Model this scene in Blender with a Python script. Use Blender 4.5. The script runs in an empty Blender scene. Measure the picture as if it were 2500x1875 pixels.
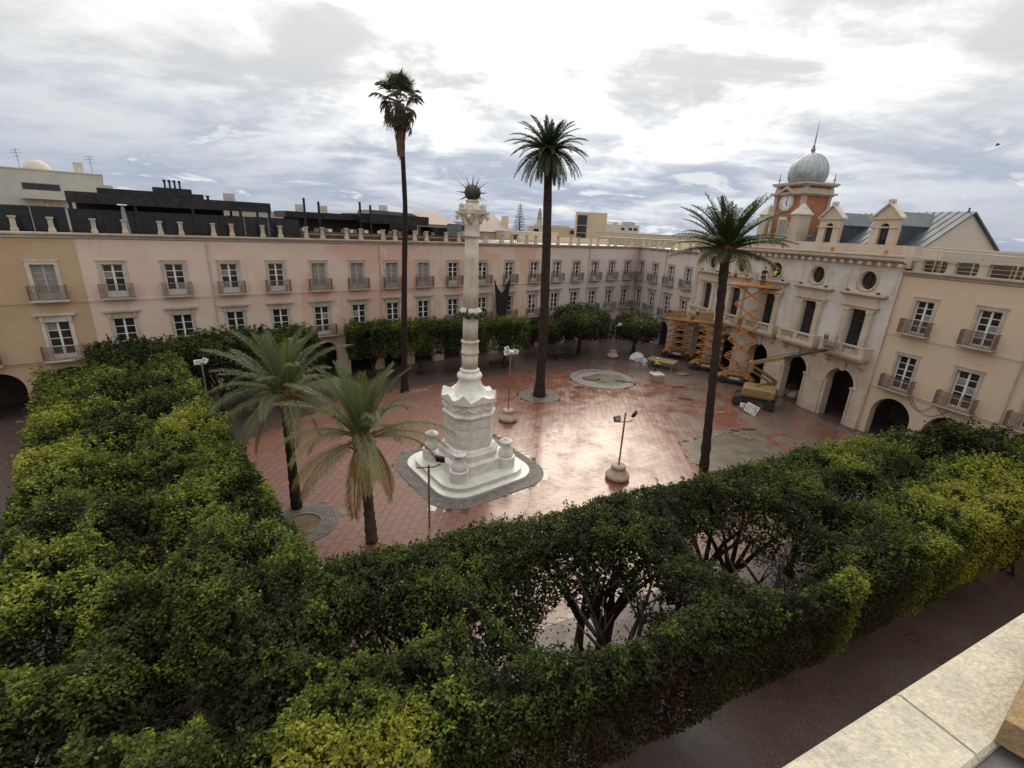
import bpy, math, random
import numpy as np
from mathutils import Vector, Matrix
PI = math.pi
R = math.radians
random.seed(7)
rng = np.random.default_rng(11)
scn = bpy.context.scene
COL = scn.collection

# ------------------------------------------------------------------ camera, sky, sun, exposure
CAM_H = 14.8
pitch, roll = R(18.4), R(2.7)
fw = Vector((0, math.cos(pitch), -math.sin(pitch)))
rt0 = Vector((1, 0, 0)); up0 = Vector((0, math.sin(pitch), math.cos(pitch)))
rt = rt0 * math.cos(roll) + up0 * math.sin(roll)
up = up0 * math.cos(roll) - rt0 * math.sin(roll)
cam = bpy.data.cameras.new('camera')
cam.sensor_width = 36.0
cam.lens = 36.0 * 1137.0 / 2500.0
cam.clip_end = 6000
cam.clip_start = 0.05
co = bpy.data.objects.new('camera', cam); COL.objects.link(co)
mw = Matrix((rt, up, -fw)).transposed().to_4x4(); mw.translation = (0, 0, CAM_H)
co.matrix_world = mw
scn.camera = co

SUN_EL, SUN_AZ = R(34), R(7)
w = bpy.data.worlds.new('World'); scn.world = w; w.use_nodes = True

class N:
    """small helper for writing node trees"""
    def __init__(s, nt): s.nt = nt; s.n = nt.nodes; s.l = nt.links
    def put(s, typ, **kw):
        nd = s.n.new(typ)
        for k, v in kw.items():
            if k == 'inp':
                for i, val in v.items():
                    sock = nd.inputs[i]
                    if isinstance(val, bpy.types.NodeSocket): s.l.new(val, sock)
                    else: sock.default_value = val
            else: setattr(nd, k, v)
        return nd
    def math(s, op, a, b=0.0, clamp=False):
        nd = s.put('ShaderNodeMath', operation=op, use_clamp=clamp, inp={0: a, 1: b}); return nd.outputs[0]
    def noise(s, vec, scale, detail=4, rough=.55, dist=0.0, dim='3D'):
        nd = s.put('ShaderNodeTexNoise', noise_dimensions=dim, inp={'Scale': scale, 'Detail': detail, 'Roughness': rough, 'Distortion': dist})
        if vec is not None: s.l.new(vec, nd.inputs['Vector'])
        return nd.outputs['Fac']
    def ramp(s, fac, stops):
        nd = s.put('ShaderNodeValToRGB'); cr = nd.color_ramp
        while len(cr.elements) < len(stops): cr.elements.new(0.5)
        for e, (p, c) in zip(cr.elements, stops):
            e.position = p; e.color = (c, c, c, 1) if isinstance(c, (int, float)) else (*c[:3], 1)
        s.l.new(fac, nd.inputs[0]); return nd.outputs[0]
    def mix(s, fac, a, b, typ='MIX'):
        nd = s.put('ShaderNodeMix', data_type='RGBA', blend_type=typ)
        for sock, val in ((nd.inputs[0], fac), (nd.inputs[6], a), (nd.inputs[7], b)):
            if isinstance(val, bpy.types.NodeSocket): s.l.new(val, sock)
            else: sock.default_value = val if isinstance(val, (int, float)) else (*val[:3], 1)
        return nd.outputs[2]
    def smooth(s, x, a, b):
        nd = s.put('ShaderNodeMapRange', interpolation_type='SMOOTHSTEP', inp={0: x, 1: a, 2: b, 3: 0.0, 4: 1.0}); return nd.outputs[0]

nt = w.node_tree; nt.nodes.clear(); g = N(nt)
tc = g.put('ShaderNodeTexCoord')
d = tc.outputs['Generated']
sep = g.put('ShaderNodeSeparateXYZ', inp={0: d})
zc = g.math('MAXIMUM', sep.outputs[2], 0.0)
den = g.math('ADD', zc, 0.16)
px = g.math('DIVIDE', sep.outputs[0], den); py = g.math('DIVIDE', sep.outputs[1], den)
pv = g.put('ShaderNodeCombineXYZ', inp={0: px, 1: py, 2: 3.3}).outputs[0]
big = g.noise(pv, 0.55, 7, .58, .7)
mid = g.noise(pv, 1.5, 9, .62, .5)
stv = g.put('ShaderNodeMapping', inp={0: pv, 2: (0, 0, .5), 3: (.8, 2.6, 1)}).outputs[0]
streak = g.noise(stv, .8, 7, .6, .8)
sund = Vector((math.sin(SUN_AZ) * math.cos(SUN_EL), math.cos(SUN_AZ) * math.cos(SUN_EL), math.sin(SUN_EL)))
dot = g.put('ShaderNodeVectorMath', operation='DOT_PRODUCT', inp={0: d, 1: tuple(sund)}).outputs['Value']
glow = g.math('POWER', g.math('MAXIMUM', dot, 0.0), 9.0)
halo = g.math('POWER', g.math('MAXIMUM', dot, 0.0), 3.0)
thick = g.math('ADD', g.math('MULTIPLY', big, .44), g.math('ADD', g.math('MULTIPLY', mid, .38), g.math('MULTIPLY', streak, .18)))
shade = g.smooth(thick, .42, .58)                     # 1 = thick grey cloud, 0 = bright thin cloud
zz_ = sep.outputs[2]
lowband = g.math('SUBTRACT', 1.0, g.smooth(zz_, .02, .26))
grey = g.mix(lowband, (.52, .53, .54), (.37, .43, .54))
white = g.mix(halo, (.70, .71, .70), (1.0, .98, .92))
cloud = g.mix(shade, white, grey)
cloud = g.mix(g.math('MULTIPLY', lowband, .78), cloud, (.37, .42, .52))
puff = g.math('MULTIPLY', g.smooth(mid, .57, .66), g.math('MULTIPLY', lowband, .75))
cloud = g.mix(puff, cloud, (.92, .91, .88))
gl = g.math('MULTIPLY', glow, g.math('SUBTRACT', 1.2, g.math('MULTIPLY', shade, 1.15)))
cloud = g.mix(1.0, cloud, g.mix(gl, (0, 0, 0), (.95, .93, .87)), 'ADD')
elf = g.math('ADD', .90, g.math('MULTIPLY', zc, .95))
cloud = g.mix(1.0, cloud, g.put('ShaderNodeCombineXYZ', inp={0: elf, 1: elf, 2: elf}).outputs[0], 'MULTIPLY')
sky = g.put('ShaderNodeTexSky', sky_type='NISHITA')
sky.sun_disc = False; sky.sun_elevation = SUN_EL; sky.sun_rotation = SUN_AZ; sky.air_density = 1.2; sky.dust_density = 2.5
b1 = g.put('ShaderNodeBackground', inp={0: sky.outputs[0], 1: 0.08})
b2 = g.put('ShaderNodeBackground', inp={0: cloud, 1: 1.0})
cover = g.math('SUBTRACT', 1.0, g.math('MULTIPLY', g.math('SUBTRACT', 1.0, g.smooth(mid, .30, .46)), .25))
ms = g.put('ShaderNodeMixShader', inp={0: cover, 1: b1.outputs[0], 2: b2.outputs[0]})
wo = g.put('ShaderNodeOutputWorld', inp={0: ms.outputs[0]})

sl = bpy.data.lights.new('sun', 'SUN'); sl.energy = 1.15; sl.angle = R(30); sl.color = (1, .85, .66)
so = bpy.data.objects.new('sun', sl); COL.objects.link(so)
so.rotation_euler = (-sund).to_track_quat('-Z', 'Y').to_euler()
so.location = (0, 0, 60)
vs = scn.view_settings
vs.view_transform = 'Standard'; vs.look = 'None'; vs.gamma = 1; vs.use_curve_mapping = False; vs.exposure = 0.22
scn.cycles.max_bounces = 6; scn.cycles.diffuse_bounces = 3; scn.cycles.glossy_bounces = 3
scn.cycles.transmission_bounces = 4; scn.cycles.transparent_max_bounces = 6
scn.cycles.caustics_reflective = False; scn.cycles.caustics_refractive = False

# ------------------------------------------------------------------ materials
MATS = {}
def base_mat(name):
    m = bpy.data.materials.new(name); m.use_nodes = True
    nt = m.node_tree; nt.nodes.clear(); g = N(nt)
    p = g.put('ShaderNodeBsdfPrincipled'); o = g.put('ShaderNodeOutputMaterial', inp={0: p.outputs[0]})
    MATS[name] = m
    return m, g, p, o

def mat(name, c1, c2=None, sc=1.0, lo=.4, hi=.6, rough=.8, grain=.12, gsc=18, bump=.15, bsc=25, metal=0.0, streak=0.0, dirt=None, spec=.3):
    m, g, p, o = base_mat(name)
    v = g.put('ShaderNodeTexCoord').outputs['Object']
    oi = g.put('ShaderNodeObjectInfo')
    v = g.put('ShaderNodeVectorMath', operation='ADD', inp={0: v, 1: oi.outputs['Location']}).outputs[0]
    col = (*c1, 1)
    if c2 is not None:
        n = g.noise(v, sc, 6, .6, .3)
        col = g.mix(g.smooth(n, lo, hi), c1, c2)
    if streak:
        mv = g.put('ShaderNodeMapping', inp={0: v, 3: (2.2, 2.2, .22)}).outputs[0]
        sn = g.noise(mv, 1.4, 6, .65, .2)
        col = g.mix(g.math('MULTIPLY', g.smooth(sn, .52, .78), streak), col, dirt or (c1[0] * .5, c1[1] * .47, c1[2] * .43))
    if grain:
        fn = g.noise(v, gsc, 5, .65)
        col = g.mix(1.0, col, g.ramp(fn, [(.25, 1 - grain * 1.6), (.75, 1 + grain)]), 'MULTIPLY')
    if isinstance(col, tuple): p.inputs['Base Color'].default_value = col
    else: g.l.new(col, p.inputs['Base Color'])
    p.inputs['Roughness'].default_value = rough; p.inputs['Metallic'].default_value = metal
    p.inputs['Specular IOR Level'].default_value = spec
    if bump:
        bn = g.noise(v, bsc, 4, .6)
        b = g.put('ShaderNodeBump', inp={'Strength': bump, 'Distance': .03, 'Height': bn})
        g.l.new(b.outputs[0], p.inputs['Normal'])
    return m

mat('stucco_pink', (.66, .485, .395), (.68, .535, .445), .35, streak=.3, dirt=(.40, .31, .255))
mat('stucco_salmon', (.63, .41, .315), (.66, .51, .425), .22, .47, .53, streak=.5, dirt=(.42, .29, .235))
mat('stucco_pale', (.66, .555, .50), (.60, .50, .445), .3, streak=.3, dirt=(.33, .28, .26))
mat('stucco_ochre', (.52, .365, .235), (.48, .33, .205), .5, streak=.2, dirt=(.42, .28, .17))
mat('stucco_cream', (.62, .495, .365), (.65, .485, .35), .35, .45, .6, streak=.22, dirt=(.38, .29, .22))
mat('plaster_grey', (.53, .475, .42), (.62, .57, .51), .5, streak=.5, dirt=(.33, .285, .25))
mat('stone_hall', (.57, .475, .375), (.50, .405, .31), .7, streak=.35, dirt=(.27, .21, .16), bump=.25)
mat('stone_trim', (.49, .42, .34), (.41, .34, .275), 1.2, streak=.3, dirt=(.28, .23, .19))
mat('stone_dark_trim', (.34, .27, .22), (.28, .21, .17), 1.5, streak=.3)
mat('stone_white', (.62, .565, .48), (.52, .46, .38), 1.3, streak=.45, dirt=(.36, .31, .25))
mat('marble', (.77, .75, .70), (.64, .615, .555), 1.4, .42, .62, rough=.45, grain=.08, bump=.08, streak=.45, dirt=(.38, .36, .29))
mat('marble_step', (.70, .685, .63), (.59, .58, .50), .8, .4, .6, rough=.25, grain=.07, bump=.05, streak=0)
mat('bronze', (.045, .05, .04), (.09, .085, .06), 4, rough=.5, metal=.6)
mat('white_paint', (.74, .74, .73), None, rough=.5, grain=.05, bump=0)
mat('grey_paint', (.40, .38, .37), None, rough=.5, grain=.05, bump=0)
mat('glass_dark', (.022, .021, .022), (.035, .033, .033), 3, rough=.06, grain=0, bump=.02, bsc=2, spec=.5)
mat('glass_curtain', (.30, .285, .27), (.22, .21, .2), 5, rough=.2, grain=.05, bump=0)
mat('glass_green', (.15, .18, .17), (.11, .13, .13), 2, rough=.1, grain=0, bump=0)
mat('iron_brown', (.15, .095, .075), (.20, .135, .11), 3, rough=.6, grain=.1, bump=.05)
mat('iron_grey', (.17, .15, .14), (.22, .19, .18), 3, rough=.6, grain=.1, bump=.05)
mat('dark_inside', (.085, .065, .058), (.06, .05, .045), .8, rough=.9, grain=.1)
mat('dark_door', (.035, .025, .022), (.05, .036, .03), 2, rough=.5)
mat('brick_red', (.40, .17, .09), (.35, .14, .075), 1.0, streak=.25, bump=.2)
mat('zinc', (.085, .10, .11), (.12, .135, .145), .8, rough=.42, grain=.08, bump=.08, bsc=6, metal=.25)
mat('zinc_dark', (.05, .058, .065), (.075, .085, .095), .8, rough=.5, grain=.08, bump=.05)
mat('dome_tin', (.40, .44, .45), (.30, .335, .34), 1.0, rough=.36, grain=.12, bump=.1, bsc=5, metal=.35, streak=.4, dirt=(.17, .19, .18))
mat('gable_cream', (.58, .52, .43), (.55, .48, .40), .5, streak=.12)
mat('black_metal', (.014, .013, .015), (.03, .027, .028), 2, rough=.45, bump=.03)
mat('black_screen', (.012, .016, .02), (.02, .026, .03), 1.5, rough=.12, grain=0, bump=0)
mat('terrace_floor', (.12, .075, .055), (.085, .055, .045), 1.5, rough=.6)
mat('roof_white', (.74, .72, .70), (.66, .64, .61), .7, rough=.3, grain=.05)
mat('far_white', (.60, .56, .48), (.53, .49, .42), .3, streak=.2)
mat('far_sand', (.56, .45, .31), (.52, .41, .28), .4, streak=.15)
mat('far_pink', (.52, .42, .36), (.47, .38, .32), .4, streak=.15)
mat('machine_orange', (.55, .26, .085), (.46, .20, .07), 2, rough=.45, streak=.3, dirt=(.28, .16, .09), bump=.03)
mat('machine_yellow', (.30, .20, .09), (.24, .155, .075), 2, rough=.5, streak=.35, dirt=(.28, .2, .12), bump=.03)
mat('machine_dark', (.06, .045, .04), (.09, .065, .05), 3, rough=.6)
mat('rubber', (.022, .021, .02), (.045, .04, .036), 4, rough=.85)
mat('concrete', (.44, .34, .27), (.36, .27, .21), 2, streak=.4)
mat('concrete_grey', (.24, .22, .205), (.19, .17, .16), 1.4, streak=.2)
mat('steel', (.36, .34, .32), (.28, .25, .23), 3, rough=.45, metal=.5, grain=.1)
mat('rust_pole', (.20, .09, .06), (.26, .16, .12), 2, rough=.6)
mat('lamp_black', (.02, .02, .022), None, rough=.4, grain=.05, bump=0)
mat('lamp_white', (.75, .75, .74), None, rough=.4, grain=.05, bump=0)
mat('bark_ficus', (.028, .021, .017), (.05, .04, .033), 3, rough=.9, bump=.5, bsc=14)
mat('bark_palm', (.024, .016, .013), (.045, .03, .022), 4, rough=.95, bump=.6, bsc=16)
mat('bark_date', (.075, .05, .036), (.12, .085, .06), 4, rough=.95, bump=.6, bsc=16)
mat('bark_red', (.035, .018, .014), (.022, .013, .011), 3, rough=.95, bump=.5)
mat('thatch', (.20, .10, .055), (.13, .06, .035), 5, rough=.95, bump=.4)
mat('soil', (.17, .115, .07), (.13, .09, .055), 2, rough=.95, bump=.5)
mat('black_cloth', (.018, .014, .016), (.03, .024, .026), 4, rough=.9)
mat('wood', (.30, .19, .11), (.22, .14, .085), 4, rough=.8)
mat('plastic_white', (.68, .67, .66), (.55, .54, .53), 4, rough=.5)
mat('rubble', (.42, .35, .29), (.32, .26, .21), 5, rough=.95, bump=.5)
mat('cloth_dark', (.03, .03, .035), None, rough=.9, grain=.1)
mat('cloth_grey', (.42, .41, .40), None, rough=.9, grain=.1)
mat('hivis', (.55, .62, .10), None, rough=.8, grain=.05)
mat('skin', (.45, .27, .19), None, rough=.6, grain=.03, bump=0)
mat('coping', (.60, .545, .42), (.50, .45, .36), 5, .35, .65, rough=.85, grain=.2, gsc=45, bump=.5, bsc=60, streak=.0)
mat('coping_brown', (.36, .23, .115), (.28, .19, .11), 22, rough=.95, grain=.2, gsc=80, bump=.5, bsc=60)
mat('sett_grey', (.135, .12, .11), (.19, .17, .155), 2.5, rough=.5, bump=.2)

def tile_mat():
    m, g, p, o = base_mat('wet_tile')
    geo = g.put('ShaderNodeNewGeometry'); v = geo.outputs['Position']
    at = g.put('ShaderNodeAttribute', attribute_name='tone', attribute_type='GEOMETRY')
    oi = g.put('ShaderNodeObjectInfo')
    t = g.math('ADD', at.outputs['Fac'], g.math('MULTIPLY', oi.outputs['Random'], 0.0))
    col = g.ramp(t, [(0, (.145, .056, .036)), (.5, (.178, .072, .046)), (1, (.21, .092, .062))])
    n1 = g.noise(v, .22, 6, .6, .6); n2 = g.noise(v, 1.6, 6, .65)
    wsep = g.put('ShaderNodeSeparateXYZ', inp={0: v})
    # works dust and cement film trodden in from the building site by the town hall
    far = g.smooth(g.math('ADD', wsep.outputs[0], g.math('ADD', g.math('MULTIPLY', wsep.outputs[1], .10), g.math('MULTIPLY', n2, 3.0))), 16.5, 22.0)
    dust = g.math('MULTIPLY', g.smooth(g.math('ADD', n1, g.math('MULTIPLY', n2, .35)), .58, .74), far)
    col = g.mix(g.math('MULTIPLY', dust, .85), col, (.135, .118, .10))
    fa2 = g.smooth(wsep.outputs[1], 47.5, 52)
    d2 = g.math('MULTIPLY', g.smooth(g.math('ADD', n1, g.math('MULTIPLY', n2, .3)), .5, .66), fa2)
    col = g.mix(g.math('MULTIPLY', d2, .8), col, (.085, .07, .065))
    col = g.mix(1.0, col, g.ramp(g.noise(v, 9, 5, .7), [(.25, .75), (.8, 1.18)]), 'MULTIPLY')
    g.l.new(col, p.inputs['Base Color'])
    rn = g.noise(v, .45, 6, .62, .5)
    rg = g.ramp(rn, [(.28, .13), (.50, .24), (.70, .42)])
    rg = g.mix(1.0, rg, g.ramp(at.outputs['Fac'], [(.1, .8), (.9, 1.2)]), 'MULTIPLY')
    rg = g.mix(g.math('MULTIPLY', dust, .5), rg, (.5, .5, .5))
    dry = g.math('SUBTRACT', 1.0, g.smooth(g.math('ADD', wsep.outputs[0], g.math('MULTIPLY', n1, 3.0)), -3.5, 3.5))   # the drained, drier side of the plaza
    rg = g.mix(g.math('MULTIPLY', dry, .75), rg, (.62, .62, .62))
    g.l.new(rg, p.inputs['Roughness'])
    p.inputs['Specular IOR Level'].default_value = .6
    bp = g.put('ShaderNodeBump', inp={'Strength': .12, 'Distance': .02, 'Height': g.noise(v, 7, 4, .6)})
    g.l.new(bp.outputs[0], p.inputs['Normal'])
tile_mat()

def paving_mat(name, c1, c2, bw, bh, rot, rough=.35, blot=(.16, .14, .13), amt=.7):
    """small bricks laid in courses, too small in the picture to tell apart"""
    m, g, p, o = base_mat(name)
    v = g.put('ShaderNodeNewGeometry').outputs['Position']
    mv = g.put('ShaderNodeMapping', inp={0: v, 2: (0, 0, rot)}).outputs[0]
    bt = g.put('ShaderNodeTexBrick', inp={0: mv, 1: (*c1, 1), 2: (*c2, 1), 3: (c1[0] * .45, c1[1] * .5, c1[2] * .55, 1), 'Scale': 1.0, 'Mortar Size': .012, 'Brick Width': bw, 'Row Height': bh, 'Bias': 0.0})
    n1 = g.noise(v, .3, 6, .62, .6)
    col = g.mix(g.math('MULTIPLY', g.smooth(n1, .47, .60), amt), bt.outputs[0], blot)
    col = g.mix(1.0, col, g.ramp(g.noise(v, 5, 6, .7), [(.25, .7), (.8, 1.2)]), 'MULTIPLY')
    g.l.new(col, p.inputs['Base Color'])
    g.l.new(g.ramp(g.noise(v, .5, 5, .6), [(.3, rough * .5), (.7, rough * 1.5)]), p.inputs['Roughness'])
    bp = g.put('ShaderNodeBump', inp={'Strength': .4, 'Distance': .012, 'Height': g.math('SUBTRACT', 1.0, bt.outputs['Fac'])})
    g.l.new(bp.outputs[0], p.inputs['Normal'])
paving_mat('street_brick', (.20, .036, .030), (.25, .05, .04), .22, .11, .42, .9, (.10, .055, .048), .45)
paving_mat('walk_sett', (.10, .062, .056), (.13, .085, .075), .3, .15, .66, .38, (.085, .075, .07), .7)
mat('grout', (.075, .045, .036), (.10, .06, .05), 1.5, rough=.10, bump=.03, spec=.6)
mat('cement_slab', (.10, .085, .066), (.15, .125, .10), .8, .4, .6, rough=.30, streak=0, bump=.1)
mat('far_ground', (.25, .22, .19), (.2, .18, .16), .05, rough=.9, bump=0)

def leaf_mat(name, stops, trans=.25, rough=.45, spec=.35):
    m, g, p, o = base_mat(name)
    at = g.put('ShaderNodeAttribute', attribute_name='tone', attribute_type='GEOMETRY')
    col = g.ramp(at.outputs['Fac'], stops)
    g.l.new(col, p.inputs['Base Color'])
    p.inputs['Roughness'].default_value = rough; p.inputs['Specular IOR Level'].default_value = spec
    tr = g.put('ShaderNodeBsdfTranslucent', inp={0: g.mix(1.0, col, (1.15, 1.2, .6), 'MULTIPLY')})
    mx = g.put('ShaderNodeMixShader', inp={0: trans, 1: p.outputs[0], 2: tr.outputs[0]})
    g.l.new(mx.outputs[0], o.inputs[0])
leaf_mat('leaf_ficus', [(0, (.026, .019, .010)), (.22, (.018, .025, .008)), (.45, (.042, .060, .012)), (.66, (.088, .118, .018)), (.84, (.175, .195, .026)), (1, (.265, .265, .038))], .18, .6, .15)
leaf_mat('leaf_date', [(0, (.34, .205, .065)), (.3, (.245, .20, .075)), (.55, (.15, .165, .07)), (1, (.088, .118, .055))], .28, .5)
leaf_mat('leaf_canary', [(0, (.20, .12, .04)), (.3, (.05, .065, .022)), (1, (.028, .050, .018))], .15, .5)
leaf_mat('leaf_fan', [(0, (.17, .085, .045)), (.35, (.085, .06, .028)), (1, (.032, .048, .018))], .15, .5)
leaf_mat('leaf_pine', [(0, (.05, .06, .045)), (1, (.075, .09, .07))], .1, .6)

# ------------------------------------------------------------------ mesh helpers
class M:
    def __init__(s): s.v = []; s.f = []
    def add(s, vs, fs):
        o = len(s.v); s.v.extend(tuple(v) for v in vs); s.f.extend(tuple(i + o for i in f) for f in fs); return s
    def box(s, x0, x1, y0, y1, z0, z1):
        return s.add([(x0, y0, z0), (x1, y0, z0), (x1, y1, z0), (x0, y1, z0), (x0, y0, z1), (x1, y0, z1), (x1, y1, z1), (x0, y1, z1)],
                     [(3, 2, 1, 0), (4, 5, 6, 7), (0, 1, 5, 4), (1, 2, 6, 5), (2, 3, 7, 6), (3, 0, 4, 7)])
    def beam(s, p0, p1, wd, ht, ref=(0, 0, 1)):
        p0 = Vector(p0); p1 = Vector(p1); d = (p1 - p0).normalized(); r = Vector(ref)
        if abs(d.dot(r)) > .98: r = Vector((1, 0, 0))
        a = d.cross(r).normalized() * wd / 2; b = a.cross(d).normalized() * ht / 2
        q = [p0 - a - b, p0 + a - b, p0 + a + b, p0 - a + b, p1 - a - b, p1 + a - b, p1 + a + b, p1 - a + b]
        return s.add(q, [(3, 2, 1, 0), (4, 5, 6, 7), (0, 1, 5, 4), (1, 2, 6, 5), (2, 3, 7, 6), (3, 0, 4, 7)])
    def tube(s, pts, rad, n=8, cap=True):
        pts = [Vector(p) for p in pts]; k = len(pts)
        rad = [rad] * k if isinstance(rad, (int, float)) else rad
        t0 = (pts[1] - pts[0]).normalized(); r = Vector((0, 0, 1)) if abs(t0.z) < .9 else Vector((1, 0, 0))
        a = t0.cross(r).normalized(); vs = []
        for i in range(k):
            t = (pts[min(i + 1, k - 1)] - pts[max(i - 1, 0)]).normalized()
            a = (a - t * a.dot(t)).normalized(); b = t.cross(a)
            for j in range(n):
                th = 2 * PI * j / n; vs.append(pts[i] + (a * math.cos(th) + b * math.sin(th)) * rad[i])
        fs = [(i * n + j, i * n + (j + 1) % n, (i + 1) * n + (j + 1) % n, (i + 1) * n + j) for i in range(k - 1) for j in range(n)]
        if cap: fs += [tuple(range(n - 1, -1, -1)), tuple(range((k - 1) * n, k * n))]
        return s.add(vs, fs)
    def lathe(s, prof, n=24, c=(0, 0), flute=0, depth=0.0):
        vs = []
        for r, z in prof:
            for j in range(n):
                th = 2 * PI * j / n; rr = r
                if flute: rr = r * (1 - depth * abs(math.sin(flute * th / 2)) ** .6)
                vs.append((c[0] + rr * math.cos(th), c[1] + rr * math.sin(th), z))
        k = len(prof)
        fs = [(i * n + j, i * n + (j + 1) % n, (i + 1) * n + (j + 1) % n, (i + 1) * n + j) for i in range(k - 1) for j in range(n)]
        fs += [tuple(range(n - 1, -1, -1)), tuple(range((k - 1) * n, k * n))]
        return s.add(vs, fs)
    def loft(s, rings, cap=True):
        n = len(rings[0]); k = len(rings); vs = [p for r in rings for p in r]
        fs = [(i * n + j, i * n + (j + 1) % n, (i + 1) * n + (j + 1) % n, (i + 1) * n + j) for i in range(k - 1) for j in range(n)]
        if cap: fs += [tuple(range(n - 1, -1, -1)), tuple(range((k - 1) * n, k * n))]
        return s.add(vs, fs)
    def prism(s, poly, z0, z1):
        return s.loft([[(x, y, z0) for x, y in poly], [(x, y, z1) for x, y in poly]])
    def xform(s, mat4):
        s.v = [tuple(mat4 @ Vector(v)) for v in s.v]; return s
    def mesh(s, name, material, smooth=False):
        me = bpy.data.meshes.new(name); me.from_pydata(s.v, [], s.f)
        if smooth: me.shade_smooth() if hasattr(me, 'shade_smooth') else None
        me.materials.append(MATS[material]); me.update(); return me

def link(name, me, parent=None, loc=(0, 0, 0), rot=(0, 0, 0), scale=None):
    o = bpy.data.objects.new(name, me); COL.objects.link(o)
    o.location = loc; o.rotation_euler = rot if not isinstance(rot, (int, float)) else (0, 0, rot)
    if scale: o.scale = (scale,) * 3 if isinstance(scale, (int, float)) else scale
    if parent: o.parent = parent
    return o
def build(m, name, material, parent=None, loc=(0, 0, 0), rot=(0, 0, 0), smooth=False):
    return link(name, m.mesh(name, material, smooth), parent, loc, rot)
def thing(name, label, cat, loc=(0, 0, 0), rotz=0.0, group=None):
    o = bpy.data.objects.new(name, None); COL.objects.link(o)
    o.empty_display_size = .3; o.location = loc; o.rotation_euler = (0, 0, rotz)
    return tag(o, label, cat, group)
def tag(o, label, cat, group=None):
    o['label'] = label; o['category'] = cat
    if group: o['group'] = group
    return o
def struct(o): o['kind'] = 'structure'; return o
def stuff(o): o['kind'] = 'stuff'; return o

def np_mesh(name, verts, nper, tone, material):
    """many loose quads in one mesh: verts (n*4,3), tone per face"""
    n = len(verts) // nper
    me = bpy.data.meshes.new(name)
    me.vertices.add(len(verts)); me.vertices.foreach_set('co', np.ascontiguousarray(verts, np.float32).ravel())
    me.loops.add(len(verts)); me.loops.foreach_set('vertex_index', np.arange(len(verts), dtype=np.int32))
    me.polygons.add(n); me.polygons.foreach_set('loop_start', np.arange(0, len(verts), nper, dtype=np.int32))
    me.polygons.foreach_set('loop_total', np.full(n, nper, np.int32))
    a = me.attributes.new('tone', 'FLOAT', 'FACE'); a.data.foreach_set('value', np.ascontiguousarray(tone, np.float32))
    me.materials.append(MATS[material]); me.update(calc_edges=True); return me

# value noise for shaping foliage
_perm = rng.random((64, 64, 64)).astype(np.float32)
def vnoise(p, scale):
    q = p * scale; i = np.floor(q).astype(int); f = q - i; f = f * f * (3 - 2 * f); r = 0
    for dx in (0, 1):
        for dy in (0, 1):
            for dz in (0, 1):
                wgt = (f[:, 0] if dx else 1 - f[:, 0]) * (f[:, 1] if dy else 1 - f[:, 1]) * (f[:, 2] if dz else 1 - f[:, 2])
                r = r + wgt * _perm[(i[:, 0] + dx) % 64, (i[:, 1] + dy) % 64, (i[:, 2] + dz) % 64]
    return r

# ------------------------------------------------------------------ ground
plane = M().add([(-3000, -3000, -.05), (3000, -3000, -.05), (3000, 3000, -.05), (-3000, 3000, -.05)], [(0, 1, 2, 3)])
struct(build(plane, 'ground', 'far_ground'))
dA = Vector((.78886, .61457, 0)); nA = Vector((-.61457, .78886, 0)); PA = Vector((-35.006, 31.278, 0)); angA = math.atan2(dA.y, dA.x)
dB = Vector((.29762, -.95468, 0)); nB = Vector((.95468, .29762, 0)); PB = Vector((18.188, 72.72, 0)); angB = math.atan2(dB.y, dB.x)
def onA(u, off=0): return PA + dA * u + nA * off
def onB(u, off=0): return PB + dB * u + nB * off
# walkway under the hedges and along the arcades
wk = [onA(-25, 6), onA(74, 6), onB(-6, 6), onB(75, 6), Vector((10, -10, 0)), Vector((-30, -14, 0))]
struct(build(M().add([(p.x, p.y, 0) for p in wk], [tuple(range(len(wk) - 1, -1, -1))]), 'pavement', 'walk_sett'))
# street between the near hedge and the building the camera stands on
st = [(-20, -4.5), (-9, .4), (2.0, 5.2), (24, 14.8), (40, 22), (46, 8), (10, -9)]
struct(build(M().add([(x, y, .004) for x, y in st], [tuple(range(len(st) - 1, -1, -1))]), 'street', 'street_brick'))

# plaza of large wet terracotta tiles
plaza_poly = [(-18.5, 28.0), (-15.0, 38.2), (-8.5, 42.4), (1.0, 48.6), (9.5, 55.4), (14.5, 55.0), (19.5, 52), (26.6, 44), (29.0, 33), (28.5, 26.5), (19, 21.4), (8, 17.2), (-1, 13.2), (-5.6, 11.6)]
def inpoly(x, y, poly):
    c = np.zeros(len(x), bool); n = len(poly)
    for i in range(n):
        x0, y0 = poly[i]; x1, y1 = poly[(i + 1) % n]
        k = ((y0 > y) != (y1 > y)) & (x < (x1 - x0) * (y - y0) / (y1 - y0 + 1e-12) + x0); c ^= k
    return c
plaza = struct(build(M().add([(x, y, .008) for x, y in plaza_poly], [tuple(range(len(plaza_poly) - 1, -1, -1))]), 'plaza', 'grout'))
MON = Vector((-2.6, 27.0, 0))
PIT_A, PIT_C, FOUNT = (-10.35, 20.2), (2.62, 41.4), (9.6, 47.7)
tdir = R(90 - 6.0); tx = np.array([math.cos(tdir), math.sin(tdir)]); ty = np.array([tx[1], -tx[0]])
TL, TW = .70, .455
ii, jj = np.meshgrid(np.arange(-20, 110), np.arange(-75, 75), indexing='ij'); ii = ii.ravel(); jj = jj.ravel()
cx = (ii + .5 * (jj % 2)) * TL; cy = jj * TW
wx = cx * tx[0] + cy * ty[0]; wy = cx * tx[1] + cy * ty[1]
keep = inpoly(wx, wy, plaza_poly)
ca, sa = math.cos(-angA), math.sin(-angA)
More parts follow.
